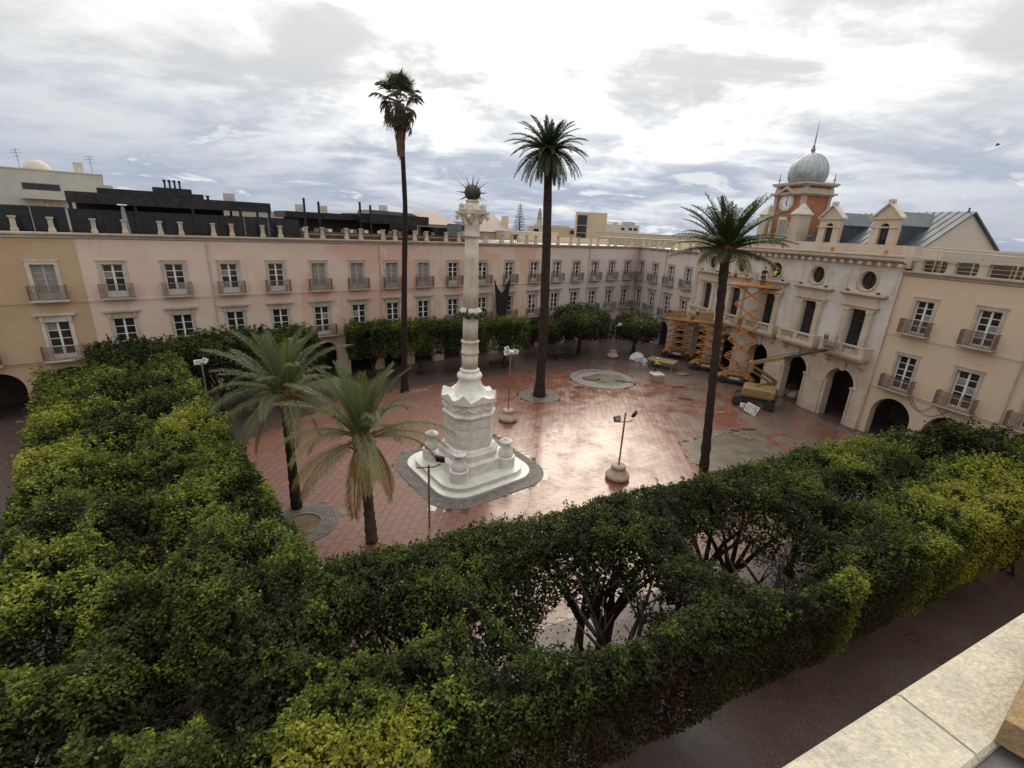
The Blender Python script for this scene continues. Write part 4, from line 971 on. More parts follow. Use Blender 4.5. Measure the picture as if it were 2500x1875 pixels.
# gabled cap: eight small pediments round the foot of the bell
rings = []
for f_, zoff in ((1.0, -.12), (1.0, 0.0), (.64, .12)):
    ring = []
    for k in range(8):
        rz = k * PI / 4
        hw, rr_ = (.56, 1.66) if k % 2 else (.82, 1.50)
        for s_, hz_ in ((-1, 0), (-.5, .10), (0, .30), (.5, .10)):
            x_, y_ = rr_ * f_, s_ * hw * f_ * .98
            zz = 5.02 + (hz_ if k % 2 == 0 else hz_ * 1.25 + .08) * (1 if f_ > .9 else .45) + zoff
            ring.append((x_ * math.cos(rz) - y_ * math.sin(rz), x_ * math.sin(rz) + y_ * math.cos(rz), zz if zoff > -.1 else 4.842))
    rings.append(ring)
build(M().loft(rings), 'gabled_cap', 'marble', mon)
build(M().lathe([(1.35, 5.0), (1.12, 5.22), (.98, 5.34), (.84, 5.55), (.73, 5.8), (.66, 6.05), (.70, 6.1), (.76, 6.18), (.77, 6.28), (.72, 6.4), (.58, 6.48), (.56, 6.52), (.60, 6.58), (.60, 6.64), (.53, 6.70), (.51, 6.74)], 48), 'column_base', 'marble', mon, smooth=True)
build(M().lathe([(.51, 6.74), (.50, 7.62)], 96, flute=20, depth=.09), 'lower_drum', 'stone_white', mon, smooth=True)
build(M().lathe([(.51, 7.62), (.54, 7.66), (.54, 7.76), (.51, 7.8), (.50, 8.1), (.50, 8.3), (.54, 8.33), (.54, 8.42), (.49, 8.46)], 40), 'band', 'stone_white', mon, smooth=True)
build(M().lathe([(.475, 8.46), (.465, 9.86)], 96, flute=20, depth=.10), 'shaft', 'stone_white', mon, smooth=True)
build(M().lathe([(.47, 9.86), (.50, 9.9), (.58, 10.05), (.64, 10.16), (.62, 10.22), (.54, 10.25), (.54, 10.33), (.47, 10.37)], 40), 'band', 'stone_white', mon, smooth=True)
sw = M(); pts = []
for t in range(49):
    th = 2 * PI * t / 48; pts.append((.66 * math.cos(th), .66 * math.sin(th), 9.98 - .16 * math.cos(8 * th)))
sw.tube(pts, .07, 6, cap=False)
sw = build(sw, 'bronze_swag', 'bronze', mon, smooth=True)
for k in range(4):
    th = k * PI / 2 + PI / 4
    hp = M().tube([((.5 + r_) * math.cos(th), (.5 + r_) * math.sin(th), z_) for r_, z_ in ((.05, 9.95), (.28, 9.86), (.42, 10.0), (.40, 10.28), (.28, 10.42), (.2, 10.34))], [.05, .07, .075, .065, .05, .02], 7); build(hp, 'handle', 'bronze', sw, smooth=True)
build(M().lathe([(.455, 10.37), (.43, 11.5), (.40, 13.0), (.37, 14.26)], 120, flute=20, depth=.11), 'shaft', 'stone_white', mon, smooth=True)
build(M().lathe([(.39, 14.26), (.44, 14.29), (.44, 14.38), (.41, 14.42), (.41, 14.9), (.44, 14.93), (.44, 14.98)], 40), 'neck', 'stone_white', mon, smooth=True)
cap_ = build(M().lathe([(.42, 14.98), (.40, 15.1), (.46, 15.28), (.58, 15.44), (.6, 15.46)], 40), 'capital', 'stone_white', mon, smooth=True)
ab = []
for z_, s_ in ((15.46, .93), (15.52, 1.0), (15.60, 1.0)):
    ring = []
    for k in range(4):
        for t in range(6):
            f_ = t / 6; th = PI / 4 + k * PI / 2 + f_ * PI / 2
            r_ = (.97 - .42 * math.sin(PI * f_) ** .8) * s_; ring.append((r_ * math.cos(th), r_ * math.sin(th), z_))
    ab.append(ring)
build(M().loft(ab), 'abacus', 'stone_white', cap_)
for k in range(4):
    th = PI / 4 + k * PI / 2
    vo = M().tube([(r_ * math.cos(th), r_ * math.sin(th), z_) for r_, z_ in ((.40, 15.0), (.50, 15.2), (.66, 15.38), (.82, 15.40), (.88, 15.28), (.80, 15.2), (.76, 15.27))], [.12, .11, .10, .10, .09, .08, .05], 8); build(vo, 'volute', 'stone_white', cap_, smooth=True)
    th += PI / 4
    lf = M().loft([[(.43 * math.cos(th) - s_ * w_ * math.sin(th) + r_ * math.cos(th), .43 * math.sin(th) + s_ * w_ * math.cos(th) + r_ * math.sin(th), z_) for s_ in (-1, 1)] + [((.38 + r_) * math.cos(th) - s_ * w_ * math.sin(th), (.38 + r_) * math.sin(th) + s_ * w_ * math.cos(th), z_) for s_ in (1, -1)] for w_, r_, z_ in ((.13, 0, 14.98), (.17, .03, 15.15), (.15, .12, 15.34), (.06, .2, 15.4))]); build(lf, 'acanthus_leaf', 'stone_white', cap_)
tb = build(M().lathe([(.58, 15.602), (.56, 15.72), (.50, 15.76), (.46, 15.95), (.37, 16.0), (.33, 16.02), (.33, 16.06), (.38, 16.1), (.38, 16.18), (.3, 16.19)], 32), 'top_block', 'stone_white', mon, smooth=True)
for k in range(4):
    th = PI / 4 + k * PI / 2; build(M().lathe([(.16, 15.60), (.17, 15.7), (.12, 15.78), (.15, 15.9), (.07, 16.0), (.01, 16.03)], 10, (.62 * math.cos(th), .62 * math.sin(th))), 'acroterion', 'stone_white', tb, smooth=True)
gl_ = build(M().lathe([(.44 * math.sin(PI * i / 16) + .001, 16.56 - .44 * math.cos(PI * i / 16)) for i in range(17)], 32), 'globe', 'bronze', mon, smooth=True)
for e_, n_, off_ in ((0.05, 7, .1), (.62, 6, .35), (-.45, 6, .2), (1.1, 3, 0), (PI / 2, 1, 0)):
    for j in range(n_):
        th = off_ + 2 * PI * j / n_; d_ = Vector((math.cos(th) * math.cos(e_), math.sin(th) * math.cos(e_), math.sin(e_)))
        c0 = Vector((0, 0, 16.53)); build(M().tube([c0 + d_ * .40, c0 + d_ * random.uniform(.84, .98)], [.034, .003], 6), 'spike', 'bronze', gl_)
for k in range(4):
    th = PI / 4 + k * PI / 2; dd = 2.42
    pl_ = build(M().lathe([(.60, .462), (.60, 1.1), (.57, 1.14), (.5, 1.15)], 28), 'corner_pillar', 'marble', mon, (dd * math.cos(th), dd * math.sin(th), 0), smooth=False)
    build(M().box(-.9, 0, -.42, .42, .463, 1.12), 'wing_block', 'marble', pl_, (0, 0, 0), th)
    build(M().lathe([(.46, 1.152), (.47, 1.3), (.44, 1.36), (.44, 1.5), (.36, 1.56), (.31, 1.75), (.24, 1.92), (.24, 1.98), (.30, 2.0)], 24), 'urn', 'marble', pl_, smooth=True)
    build(M().lathe([(.32, 2.0), (.42, 2.05), (.43, 2.14), (.40, 2.17), (.12, 2.2), (.12, 2.3), (.08, 2.34), (.01, 2.36)], 24), 'urn_lid', 'marble', pl_, smooth=True)

# ------------------------------------------------------------------ floodlight posts
def floodlight(par, loc, rot, fm, s=1.0):
    f = build(M().loft([[(-.24 * s, -.06, -.17 * s), (.24 * s, -.06, -.17 * s), (.24 * s, -.06, .17 * s), (-.24 * s, -.06, .17 * s)], [(-.24 * s, .05, -.17 * s), (.24 * s, .05, -.17 * s), (.24 * s, .05, .17 * s), (-.24 * s, .05, .17 * s)], [(-.14 * s, .14, -.1 * s), (.14 * s, .14, -.1 * s), (.14 * s, .14, .1 * s), (-.14 * s, .14, .1 * s)]]), 'floodlight', fm, par, loc, rot)
    build(M().box(-.20 * s, .20 * s, -.075, -.061, -.13 * s, .13 * s), 'lens', 'glass_curtain', f)
def lamp(label, x, y, h, poled, lights, base=True, poletop=0.0, arm=.45, arot=0.0, fm='lamp_black'):
    t = thing('floodlight_post', label, 'lamp post', (x, y, .02), arot, 'floodlight posts around the plaza')
    if base:
        build(M().lathe([(.62, 0), (.74, .04), (.77, .22), (.72, .34), (.62, .42), (.47, .62), (.43, .72), (.46, .76), (.44, .92), (.36, .95), (.05, .95)], 28), 'base', 'concrete', t, smooth=True)
    build(M().tube([(0, 0, .9 if base else 0), (0, 0, h + poletop)], .055, 10), 'pole', poled, t)
    build(M().tube([(-arm, 0, h - .1), (-arm * .4, 0, h - .12), (arm * .5, 0, h - .12), (arm, 0, h + .02)], .035, 8), 'crossarm', poled, t)
    for lx, ly, lz, rx, rz in lights: floodlight(t, (lx, ly, h + lz), (rx, 0, rz), fm)
    return t
lamp('slender floodlight post on a bell shaped base between the column and the palm', -.2, 35.07, 5.55, 'rust_pole', [(-.35, 0, .12, -.5, .5), (-.3, .1, .42, -.5, .7), (.38, 0, .2, -.4, -.9), (.15, .2, .1, -.4, 2.8)], fm='lamp_white', arm=.5, arot=.3)
lamp('low post with two dark floodlights on a round concrete base in the open plaza', 6.99, 26.44, 4.0, 'rust_pole', [(-.5, 0, .1, -.35, .35), (.62, .1, .35, -.5, -2.2)], poletop=.5, arm=.55, arot=.2)
lamp('rusty post with one black floodlight in front of the monument steps', -3.9, 20.39, 3.6, 'rust_pole', [(.55, 0, .3, -.2, 2.6)], base=False, arm=.6, arot=.25)
lamp('thin grey post with two small pale floodlights behind the left hedge', -20.9, 29.8, 5.3, 'steel', [(-.2, 0, .05, -.7, .6), (.25, 0, .2, -.7, -.5)], arm=.3, fm='lamp_white')
lamp('distant thin T shaped post near the corner tree', 12.5, 57.1, 4.1, 'steel', [(.45, 0, .1, -.6, -1.0)], arm=.65, fm='lamp_white')

# ------------------------------------------------------------------ palms
def frond_mesh(name, L, e0, bend, nl, ll, wd, material, tone0, tone1, fwd=.75, droop=.25, seed=0, bare=.16, vee=.35, twist=0.0):
    r = np.random.default_rng(seed); K = 14; s = np.linspace(0, 1, K)
    e = e0 - bend * s ** 1.4; ds = L / (K - 1)
    px_ = np.concatenate([[0], np.cumsum(np.cos(e[:-1]) * ds)]); pz_ = np.concatenate([[0], np.cumsum(np.sin(e[:-1]) * ds)]); py_ = twist * s ** 2 * L
    vs, tn = [], []
    for k in range(K - 1):
        w0, w1 = .06 * (1 - s[k]) + .012, .06 * (1 - s[k + 1]) + .012
        a, b = np.array([px_[k], py_[k], pz_[k]]), np.array([px_[k + 1], py_[k + 1], pz_[k + 1]])
        for n0 in (np.array([0, 1, 0]), np.array([-math.sin(e[k]), 0, math.cos(e[k])])):
            vs += [a - n0 * w0, a + n0 * w0, b + n0 * w1, b - n0 * w1]; tn.append(tone0 * .5 + .15)
    for i in range(nl):
        q = bare + (1 - bare) * (i + r.random()) / nl
        c = np.array([np.interp(q, s, px_), np.interp(q, s, py_), np.interp(q, s, pz_)]); eq = np.interp(q, s, e)
        T = np.array([math.cos(eq), 0, math.sin(eq)]); U = np.array([-math.sin(eq), 0, math.cos(eq)])
        ln = ll * (.45 + .75 * math.sin(PI * min(1, .12 + q * .93)) ** .7) * r.uniform(.85, 1.1)
        for sd in (-1, 1):
            f_ = fwd * r.uniform(.8, 1.2)
            D_ = T * f_ + np.array([0, sd, 0]) * (1 - .35 * q) + U * vee * r.uniform(.3, 1.5); D_ /= np.linalg.norm(D_)
            side = np.cross(D_, U); side /= np.linalg.norm(side) + 1e-6; wv = side * wd
            mid_ = c + D_ * ln * .5; tip = c + D_ * ln + np.array([0, 0, -1]) * droop * ln * r.uniform(.2, 1.9)
            vs += [c - wv * .5, mid_ - wv, tip, mid_ + wv]
            tn.append(np.clip(tone0 + (tone1 - tone0) * (1 - q) + r.normal(0, .07), 0, 1))
    return np_mesh(name, np.array(vs), 4, np.array(tn), material)
def trunk(par, pts, rads, material='bark_palm', rings=0.0, n=14, name='trunk'):
    P = [Vector(p) for p in pts]; out, rr = [], []
    seg = 26
    for k in range(seg + 1):
        f_ = k / seg * (len(P) - 1); i = min(int(f_), len(P) - 2); t = f_ - i
        out.append(P[i].lerp(P[i + 1], t)); rr.append((rads[i] * (1 - t) + rads[i + 1] * t) * (1 + rings * (1 if k % 2 else -1)) * random.uniform(.97, 1.03))
    return build(M().tube(out, rr, n), name, material, par, smooth=True)
def add_fronds(par, meshes, top, specs, r0=.15):
    for i, (mi, th, sc_) in enumerate(specs):
        link('frond', meshes[mi], par, (top[0] + r0 * math.cos(th), top[1] + r0 * math.sin(th), top[2] + random.uniform(-.15, .15)), (random.gauss(0, .06), random.gauss(0, .04), th), sc_)
def golden(k, j=.25): return k * 2.39996 + random.uniform(-j, j)

def date_palm(label, base, top, L, counts, seed, rb=.24, rt_=.19, tones=((.8, 1.0), (.65, 1.0), (.4, .9), (.12, .7), (.0, .35)), heart='thatch', bark='bark_palm', lean=None, ll=.46, mt='leaf_date', wdt=.018, nl=74, bends=(.75, .95, 1.15, 1.2, .9), els=(1.32, .95, .45, -.15, -.85), tag_='tree'):
    t = thing('date_palm', label, 'palm tree', (base[0], base[1], 0))
    dx = Vector((top[0] - base[0], top[1] - base[1], top[2]))
    trunk(t, [(0, 0, 0), dx * .35 + Vector((0, 0, 0)), dx * .7, dx], [rb * 1.25, rb, rb * .95, rt_], bark, .07)
    build(M().lathe([(.12, -.95), (.33, -.75), (.44, -.3), (.42, .05), (.3, .3), (.1, .42)], 14), 'heart', heart, t, tuple(dx), smooth=True)
    stubs = M()
    for k in range(26):
        th = k * 2.4; z_ = -.8 + .045 * k
        d_ = Vector((math.cos(th), math.sin(th), .7)).normalized(); p0 = dx + Vector((math.cos(th) * .36, math.sin(th) * .36, z_)); stubs.beam(p0, p0 + d_ * .28, .10, .05)
    build(stubs, 'leaf_stubs', heart, t)
    ms = [frond_mesh('frond', L * lf, els[q], bends[q], nl, ll, wdt, mt, tones[q][0], tones[q][1], seed=seed + q, droop=.2 + .12 * q, vee=.45 - .08 * q, twist=(.10, -.12, .08, -.06, .05)[q]) for q, lf in enumerate((.92, 1.0, 1.0, .95, .85))]
    sp = []; k = 0
    for q, c_ in enumerate(counts):
        for _ in range(c_): sp.append((q, golden(k), random.uniform(.86, 1.1))); k += 1
    add_fronds(t, ms, dx, sp)
    return t
date_palm('young date palm with yellowing drooping fronds left of the monument', (-6.48, 19.09), (-6.62, 19.0, 5.65), 4.0, (10, 10, 8, 6, 4), 21, nl=130, ll=.50, wdt=.0105, bends=(.7, 1.05, 1.35, 1.3, .6), els=(1.38, 1.02, .5, .0, -.95), bark='bark_date')
date_palm('blue green date palm behind, leaning over the clipped left hedge', (-11.3, 21.6), (-11.6, 22.2, 6.25), 3.9, (10, 11, 9, 7, 2), 41, nl=130, ll=.50, wdt=.0105, bends=(.7, 1.05, 1.35, 1.3, .6), els=(1.38, 1.02, .5, .0, -.95), tones=((.85, 1.0), (.8, 1.0), (.7, .95), (.45, .8), (.2, .5)), bark='bark_palm')
date_palm('tall date palm with bushy crown in front of the town hall', (13.1, 27.96), (11.95, 28.1, 14.3), 3.35, (14, 17, 18, 9, 0), 61, rb=.25, rt_=.27, mt='leaf_canary', tones=((.6, 1), (.5, .95), (.4, .9), (.15, .6), (0, .3)), ll=.42, bends=(.5, .7, .75, .6, .9), els=(1.3, .9, .42, -.02, -.8))
# Canary palm: dense rounded head
cp = thing('canary_palm', 'tall thick palm with dense dark head in the middle of the plaza', 'palm tree', (2.62, 41.4, 0))
trunk(cp, [(0, 0, 0), (0, 0, .9), (0, 0, 1.6), (-.05, 0, 8), (-.25, 0, 14), (-.55, 0, 20.6)], [.62, .50, .43, .41, .37, .33], 'bark_palm', .035)
build(M().lathe([(.34, -1.6), (.55, -1.0), (.62, -.3), (.5, .3), (.2, .6)], 16), 'heart', 'thatch', cp, (-.58, 0, 20.9), smooth=True)
els = (1.3, .95, .55, .15, -.35, -.85)
ms = [frond_mesh('frond', 3.35 * lf, els[q], (.55, .8, .95, 1.0, .9, .55)[q], 80, .36, .02, 'leaf_canary', (.7, .7, .6, .5, .35, .2)[q], 1.0, seed=80 + q, droop=.15, vee=.5, fwd=1.0, bare=.06) for q, lf in enumerate((.72, .85, 1, 1, 1, .95))]
sp = []; k = 0
for q, c_ in enumerate((9, 13, 17, 20, 20, 14)):
    for _ in range(c_): sp.append((q, golden(k), random.uniform(.85, 1.05))); k += 1
add_fronds(cp, ms, (-.58, 0, 21.0), sp, .22)
# Washingtonia: fan leaves with a skirt of dead leaves
def fan_mesh(name, pet, rad, nseg, tone, seed, droop=.3, spread=2.6):
    r = np.random.default_rng(seed); vs, tn = [], []
    a = np.array([0, 0, 0.]); b = np.array([pet, 0, 0.])
    for n0 in (np.array([0, 1, 0]), np.array([0, 0, 1])): vs += [a - n0 * .03, a + n0 * .03, b + n0 * .02, b - n0 * .02]; tn.append(.1)
    for i in range(nseg):
        an = spread * ((i + .5) / nseg - .5); d_ = np.array([math.cos(an), math.sin(an), 0.]); n_ = np.array([-d_[1], d_[0], .3 * (1 if i % 2 else -1)]) * .85
        L = rad * (.75 + .3 * math.cos(an * .6)) * r.uniform(.9, 1.1); wv = n_ * .055
        m1 = b + d_ * L * .55 + np.array([0, 0, .05 * math.cos(an)]); tip = b + d_ * L + np.array([0, 0, -droop * L * r.uniform(.3, 1.5)])
        m2 = b + d_ * L * .78 + np.array([0, 0, -droop * .25 * L])
        vs += [b, m1 - wv, m2, m1 + wv]; tn.append(np.clip(tone + r.normal(0, .06), 0, 1))
        vs += [m1 - wv * .8, tip, m1 + wv * .8, m2 + np.array([0, 0, .01])]; tn.append(np.clip(tone - .1 + r.normal(0, .06), 0, 1))
    return np_mesh(name, np.array(vs), 4, np.array(tn), 'leaf_fan')
wp = thing('fan_palm', 'very tall slender fan palm with a brown skirt of dead leaves', 'palm tree', (-9.89, 40.55, 0))
trunk(wp, [(0, 0, 0), (0, 0, 1.2), (.2, 0, 9), (.5, 0, 16), (.36, 0, 21.5), (.22, 0, 23.7)], [.42, .28, .24, .2, .165, .165], 'bark_red', .03)
fm_ = [fan_mesh('frond', .95, 1.1, 18, t_, 100 + q, dr) for q, (t_, dr) in enumerate(((.95, .12), (.8, .3), (.5, .55), (.1, .5)))]
k = 0
for q, c_, el, dz in ((0, 6, 1.3, 0), (0, 7, .9, -.05), (1, 8, .5, -.1), (1, 9, .1, -.2), (2, 9, -.3, -.35), (2, 9, -.65, -.6), (2, 8, -1.0, -.95), (3, 9, -1.15, -1.4), (3, 7, -1.3, -2.0)):
    for _ in range(c_):
        th = golden(k); k += 1
        link('frond', fm_[q], wp, (.22 + .1 * math.cos(th), .1 * math.sin(th), 23.9 + dz + random.uniform(-.15, .15)), (random.gauss(0, .3), -el + random.gauss(0, .12), th), random.uniform(.7, 1.02) * (1 if q < 2 else .85 if q == 2 else .5))
sk, tn = [], []
for i in range(420):
    th = rng.uniform(0, 2 * PI); z_ = rng.uniform(-3.0, -.2); fr2 = (z_ + 3.0) / 2.8; r_ = .2 + .28 * fr2 * rng.uniform(.6, 1.1)
    p = np.array([.26 + r_ * math.cos(th), r_ * math.sin(th), 23.3 + z_]); d_ = np.array([.12 * math.cos(th), .12 * math.sin(th), -1.0]) * rng.uniform(.5, .9); w_ = np.array([-math.sin(th), math.cos(th), 0]) * .05
    sk += [p - w_, p + d_ * .5 - w_, p + d_, p + d_ * .5 + w_]; tn.append(rng.uniform(0, .3))
link('dead_skirt', np_mesh('dead_skirt', np.array(sk), 4, np.array(tn), 'leaf_fan'), wp)
build(M().tube([(.36, 0, 20.6), (.3, 0, 22.0), (.24, 0, 23.5)], [.18, .33, .40], 12), 'thatch', 'thatch', wp, smooth=True)

# ------------------------------------------------------------------ clipped ficus trees
YEL = [(-15.3, 20.1, 2.0, .55), (-19, 16.4, 1.6, .5), (-21.5, 19.5, 1.5, .3), (-13.1, 10.7, 1.8, .35), (-10.2, 13.6, 1.8, .2), (18.3, 15.9, 2.2, .6), (21.0, 17.5, 1.8, .45), (15.6, 19.6, 1.2, .45), (18.0, 21.4, 1.6, .35), (-3.6, 5.9, 1.0, .5), (-1.6, 6.3, 1.0, .5), (-5.2, 7.8, 1.6, -.2), (-8.3, 8.4, 1.6, -.12), (10.8, 11.3, .8, .35), (14.5, 12.9, .8, .3), (-16.8, 24.3, 1.2, .3), (-1.5, 44.2, 3, .12)]
def crown_mesh(F, a0, a1, b0, b1, z0, z1, sides, dens, leaf, holes=(), bump=.22, round_=.35, base=.35, yel=0.0, thick=.30, seed=0, zjit=0.0, sidem=.5, shoots=9, hollow=.12):
    """leaves filling the shell of a clipped block; F = (origin, dir a, dir b) of the row"""
    r = np.random.default_rng(seed); O, A, B = F
    la, lb = a1 - a0, b1 - b0
    def edge(a, b):  # distance to the nearest open side
        e = np.full(len(a), 9.0)
        if 'a0' in sides: e = np.minimum(e, a - a0)
        if 'a1' in sides: e = np.minimum(e, a1 - a)
        if 'b0' in sides: e = np.minimum(e, b - b0)
        if 'b1' in sides: e = np.minimum(e, b1 - b)
        return e
    def W(a, b): return O[0] + a * A[0] + b * B[0], O[1] + a * A[1] + b * B[1]
    def ztop(a, b):
        x, y = W(a, b); q = np.stack([x, y, np.full(len(x), 3.7)], 1)
        h = z1 + zjit + bump * 1.2 * (vnoise(q, .55) - .5) + bump * 1.1 * (vnoise(q + 9, 2.3) - .5) + bump * 1.3 * (vnoise(q + 4, 4.9) - .5)
        h -= hollow * np.clip((.47 - vnoise(q + 20, 1.05)) / .13, 0, 1)
        e = edge(a, b); h -= round_ * np.clip(1 - e / .7, 0, 1) ** 2
        dc = np.minimum(np.minimum(a - a0, a1 - a), np.minimum(b - b0, b1 - b)); h -= .12 * np.exp(-(dc / .3) ** 2)   # seams between neighbouring crowns
        for (ha, hb, ra, rb, dep) in holes:
            d_ = np.sqrt(((a - ha) / ra) ** 2 + ((b - hb) / rb) ** 2); h -= 1.25 * dep * np.clip(1.4 - d_, 0, 1)
        return h
    n = int(la * lb * dens); a = r.uniform(a0, a1, n); b = r.uniform(b0, b1, n)
    dep = r.exponential(thick, n)
    x, y = W(a, b); spr = vnoise(np.stack([x, y, np.full(n, 8.1)], 1), 3.4)      # young sprays standing proud of the clipped face
    dep = np.where((spr > .62) & (r.random(n) < .35), -r.random(n) * (spr - .62) * 1.1, dep); z = ztop(a, b) - dep
    nz = np.stack([r.normal(0, .55, n), r.normal(0, .55, n), np.abs(r.normal(1, .4, n))], 1)
    aa, bb, zz, dd, nn = [a], [b], [z], [dep], [nz]
    for sname in sides:
        L_ = lb if sname[0] == 'a' else la; m_ = int(L_ * (z1 - z0) * dens * sidem); t = r.uniform(0, 1, m_); dep = r.exponential(thick * .9, m_)
        if sname == 'a0': a = a0 + dep; b = b0 + t * lb; o_ = -np.array(A)
        elif sname == 'a1': a = a1 - dep; b = b0 + t * lb; o_ = np.array(A)
        elif sname == 'b0': b = b0 + dep; a = a0 + t * la; o_ = -np.array(B)
        else: b = b1 - dep; a = a0 + t * la; o_ = np.array(B)
        zt_ = ztop(a, b); z = z0 + (zt_ - z0) * r.uniform(0, 1, m_)
        x, y = W(a, b); q = np.stack([x, y, z], 1); push = bump * 1.3 * (vnoise(q, 1.0) - .5) - .25 * np.clip((z0 + .8 - z) / .8, 0, 1) ** 2
        sgn = {'a0': -1, 'a1': 1, 'b0': -1, 'b1': 1}[sname]
        if sname[0] == 'a': a = a + sgn * push
        else: b = b + sgn * push
        nv = np.stack([o_[0] + r.normal(0, .6, m_), o_[1] + r.normal(0, .6, m_), r.normal(.35, .5, m_)], 1)
        aa.append(a); bb.append(b); zz.append(z); dd.append(dep + .12); nn.append(nv)
    a, b, z, dep, nv = map(np.concatenate, (aa, bb, zz, dd, nn))
    x, y = W(a, b); P = np.stack([x, y, z], 1)
    keep = np.ones(len(a), bool)
    for (ha, hb, ra, rb, hd) in holes:
        d_ = np.sqrt(((a - ha) / ra) ** 2 + ((b - hb) / rb) ** 2) + .5 * (vnoise(P, 1.1) - .5)
        if hd > 1.0: keep &= (d_ > .85) | (r.random(len(a)) < .06)
        else: keep &= (d_ > .7) | (r.random(len(a)) < .55)
    q9 = P.copy(); q9[:, 2] = 3.7; tuft = vnoise(q9 + 9, 2.3) * .5 + vnoise(q9 + 4, 4.9) * .5
    keep &= (vnoise(P, 1.9) * .55 + vnoise(P + 5, 4.1) * .45 > .30 + .12 * r.random(len(a)))
    keep &= (dep > .12) | (tuft > .30 + .12 * r.random(len(a)))
    P, dep, nv, tuft = P[keep], dep[keep], nv[keep], tuft[keep]
    # young shoots standing out of the clipped face, each a little spray of leaves
    ns_ = int(la * lb * shoots); a = r.uniform(a0 + .05, a1 - .05, ns_); b = r.uniform(b0 + .1, b1 - .1, ns_); z = ztop(a, b) - .06
    ok = np.ones(ns_, bool)
    for (ha, hb, ra, rb, hd) in holes: ok &= np.sqrt(((a - ha) / ra) ** 2 + ((b - hb) / rb) ** 2) > (1.1 if hd > 1 else .6)
    a, b, z = a[ok], b[ok], z[ok]; x, y = W(a, b); k_ = 15; Ls = leaf * r.uniform(1.6, 4.2, len(a))
    sd_ = np.stack([r.normal(0, .38, len(a)), r.normal(0, .38, len(a)), np.ones(len(a))], 1)
    f_ = r.uniform(0, 1, (len(a), k_)); Ps = np.stack([x, y, z], 1)[:, None, :] + sd_[:, None, :] * (f_ * Ls[:, None])[:, :, None] + r.normal(0, leaf * .33, (len(a), k_, 3)) * (1.15 - f_)[:, :, None]
    Ps = Ps.reshape(-1, 3); ns2 = r.normal(0, .7, (len(Ps), 3)); ns2[:, 2] += .8
    P = np.concatenate([P, Ps]); dep = np.concatenate([dep, np.zeros(len(Ps)) + .02]); nv = np.concatenate([nv, ns2]); tuft = np.concatenate([tuft, np.repeat(np.clip(.5 + r.normal(.06, .14, len(a)), 0, 1), k_)])
    # larger leaves on the twigs deeper inside, toned darker to suggest inner shade
    m_ = int(la * lb * dens * .22); a = r.uniform(a0 + .1, a1 - .1, m_); b = r.uniform(b0 + .15, b1 - .15, m_); di = r.uniform(.35, 1.3, m_); z = ztop(a, b) - di
    x, y = W(a, b); Pi = np.stack([x, y, z], 1); ki = np.ones(m_, bool)
    for (ha, hb, ra, rb, hd) in holes:
        if hd > 1.0: ki &= np.sqrt(((a - ha) / ra) ** 2 + ((b - hb) / rb) ** 2) + .4 * (vnoise(Pi, 1.1) - .5) > 1.05
    Pi, di = Pi[ki], di[ki]; ni = r.normal(0, 1, (len(Pi), 3)); ni[:, 2] = np.abs(ni[:, 2]) + .4
    P = np.concatenate([P, Pi]); dep = np.concatenate([dep, di + .2]); nv = np.concatenate([nv, ni]); tuft = np.concatenate([tuft, np.full(len(Pi), .35)])
    lsc = np.concatenate([np.full(len(P) - len(Pi), leaf), np.full(len(Pi), leaf * 2.1)])[:, None]; n = len(P)
    nv /= np.linalg.norm(nv, axis=1)[:, None]
    t = r.normal(0, 1, (n, 3)); t -= nv * np.sum(t * nv, 1)[:, None]; t /= np.linalg.norm(t, axis=1)[:, None]; s_ = np.cross(nv, t)
    sc_ = lsc * r.uniform(.7, 1.3, n)[:, None]
    v = np.empty((n, 4, 3)); v[:, 0] = P; v[:, 1] = P + t * sc_ * .5 + s_ * sc_ * .27 + nv * sc_ * .08; v[:, 2] = P + t * sc_; v[:, 3] = P + t * sc_ * .5 - s_ * sc_ * .27 + nv * sc_ * .08
    tone = base - .02 + .16 * np.clip(1 - dep / .22, -1, 1) + .80 * (tuft - .5) * np.clip(1.2 - dep * 2, 0, 1) + .40 * (vnoise(P, .9) - .5) + .40 * (vnoise(P + 3, .28) - .5) + yel + r.normal(0, .10, n)  # young outer leaves lighter; deeper and side leaves darkened, shade put into the colour
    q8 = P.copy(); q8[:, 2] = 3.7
    tone -= min(.3, hollow * .55) * np.clip((.47 - vnoise(q8 + 20, 1.05)) / .13, 0, 1)  # shade of the hollows worked into the leaf colour
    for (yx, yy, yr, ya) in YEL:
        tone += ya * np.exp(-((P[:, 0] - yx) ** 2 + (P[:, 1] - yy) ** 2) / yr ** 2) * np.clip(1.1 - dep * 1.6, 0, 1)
    return np_mesh('crown', v.reshape(-1, 3), 4, np.clip(tone, 0, 1), 'leaf_ficus')
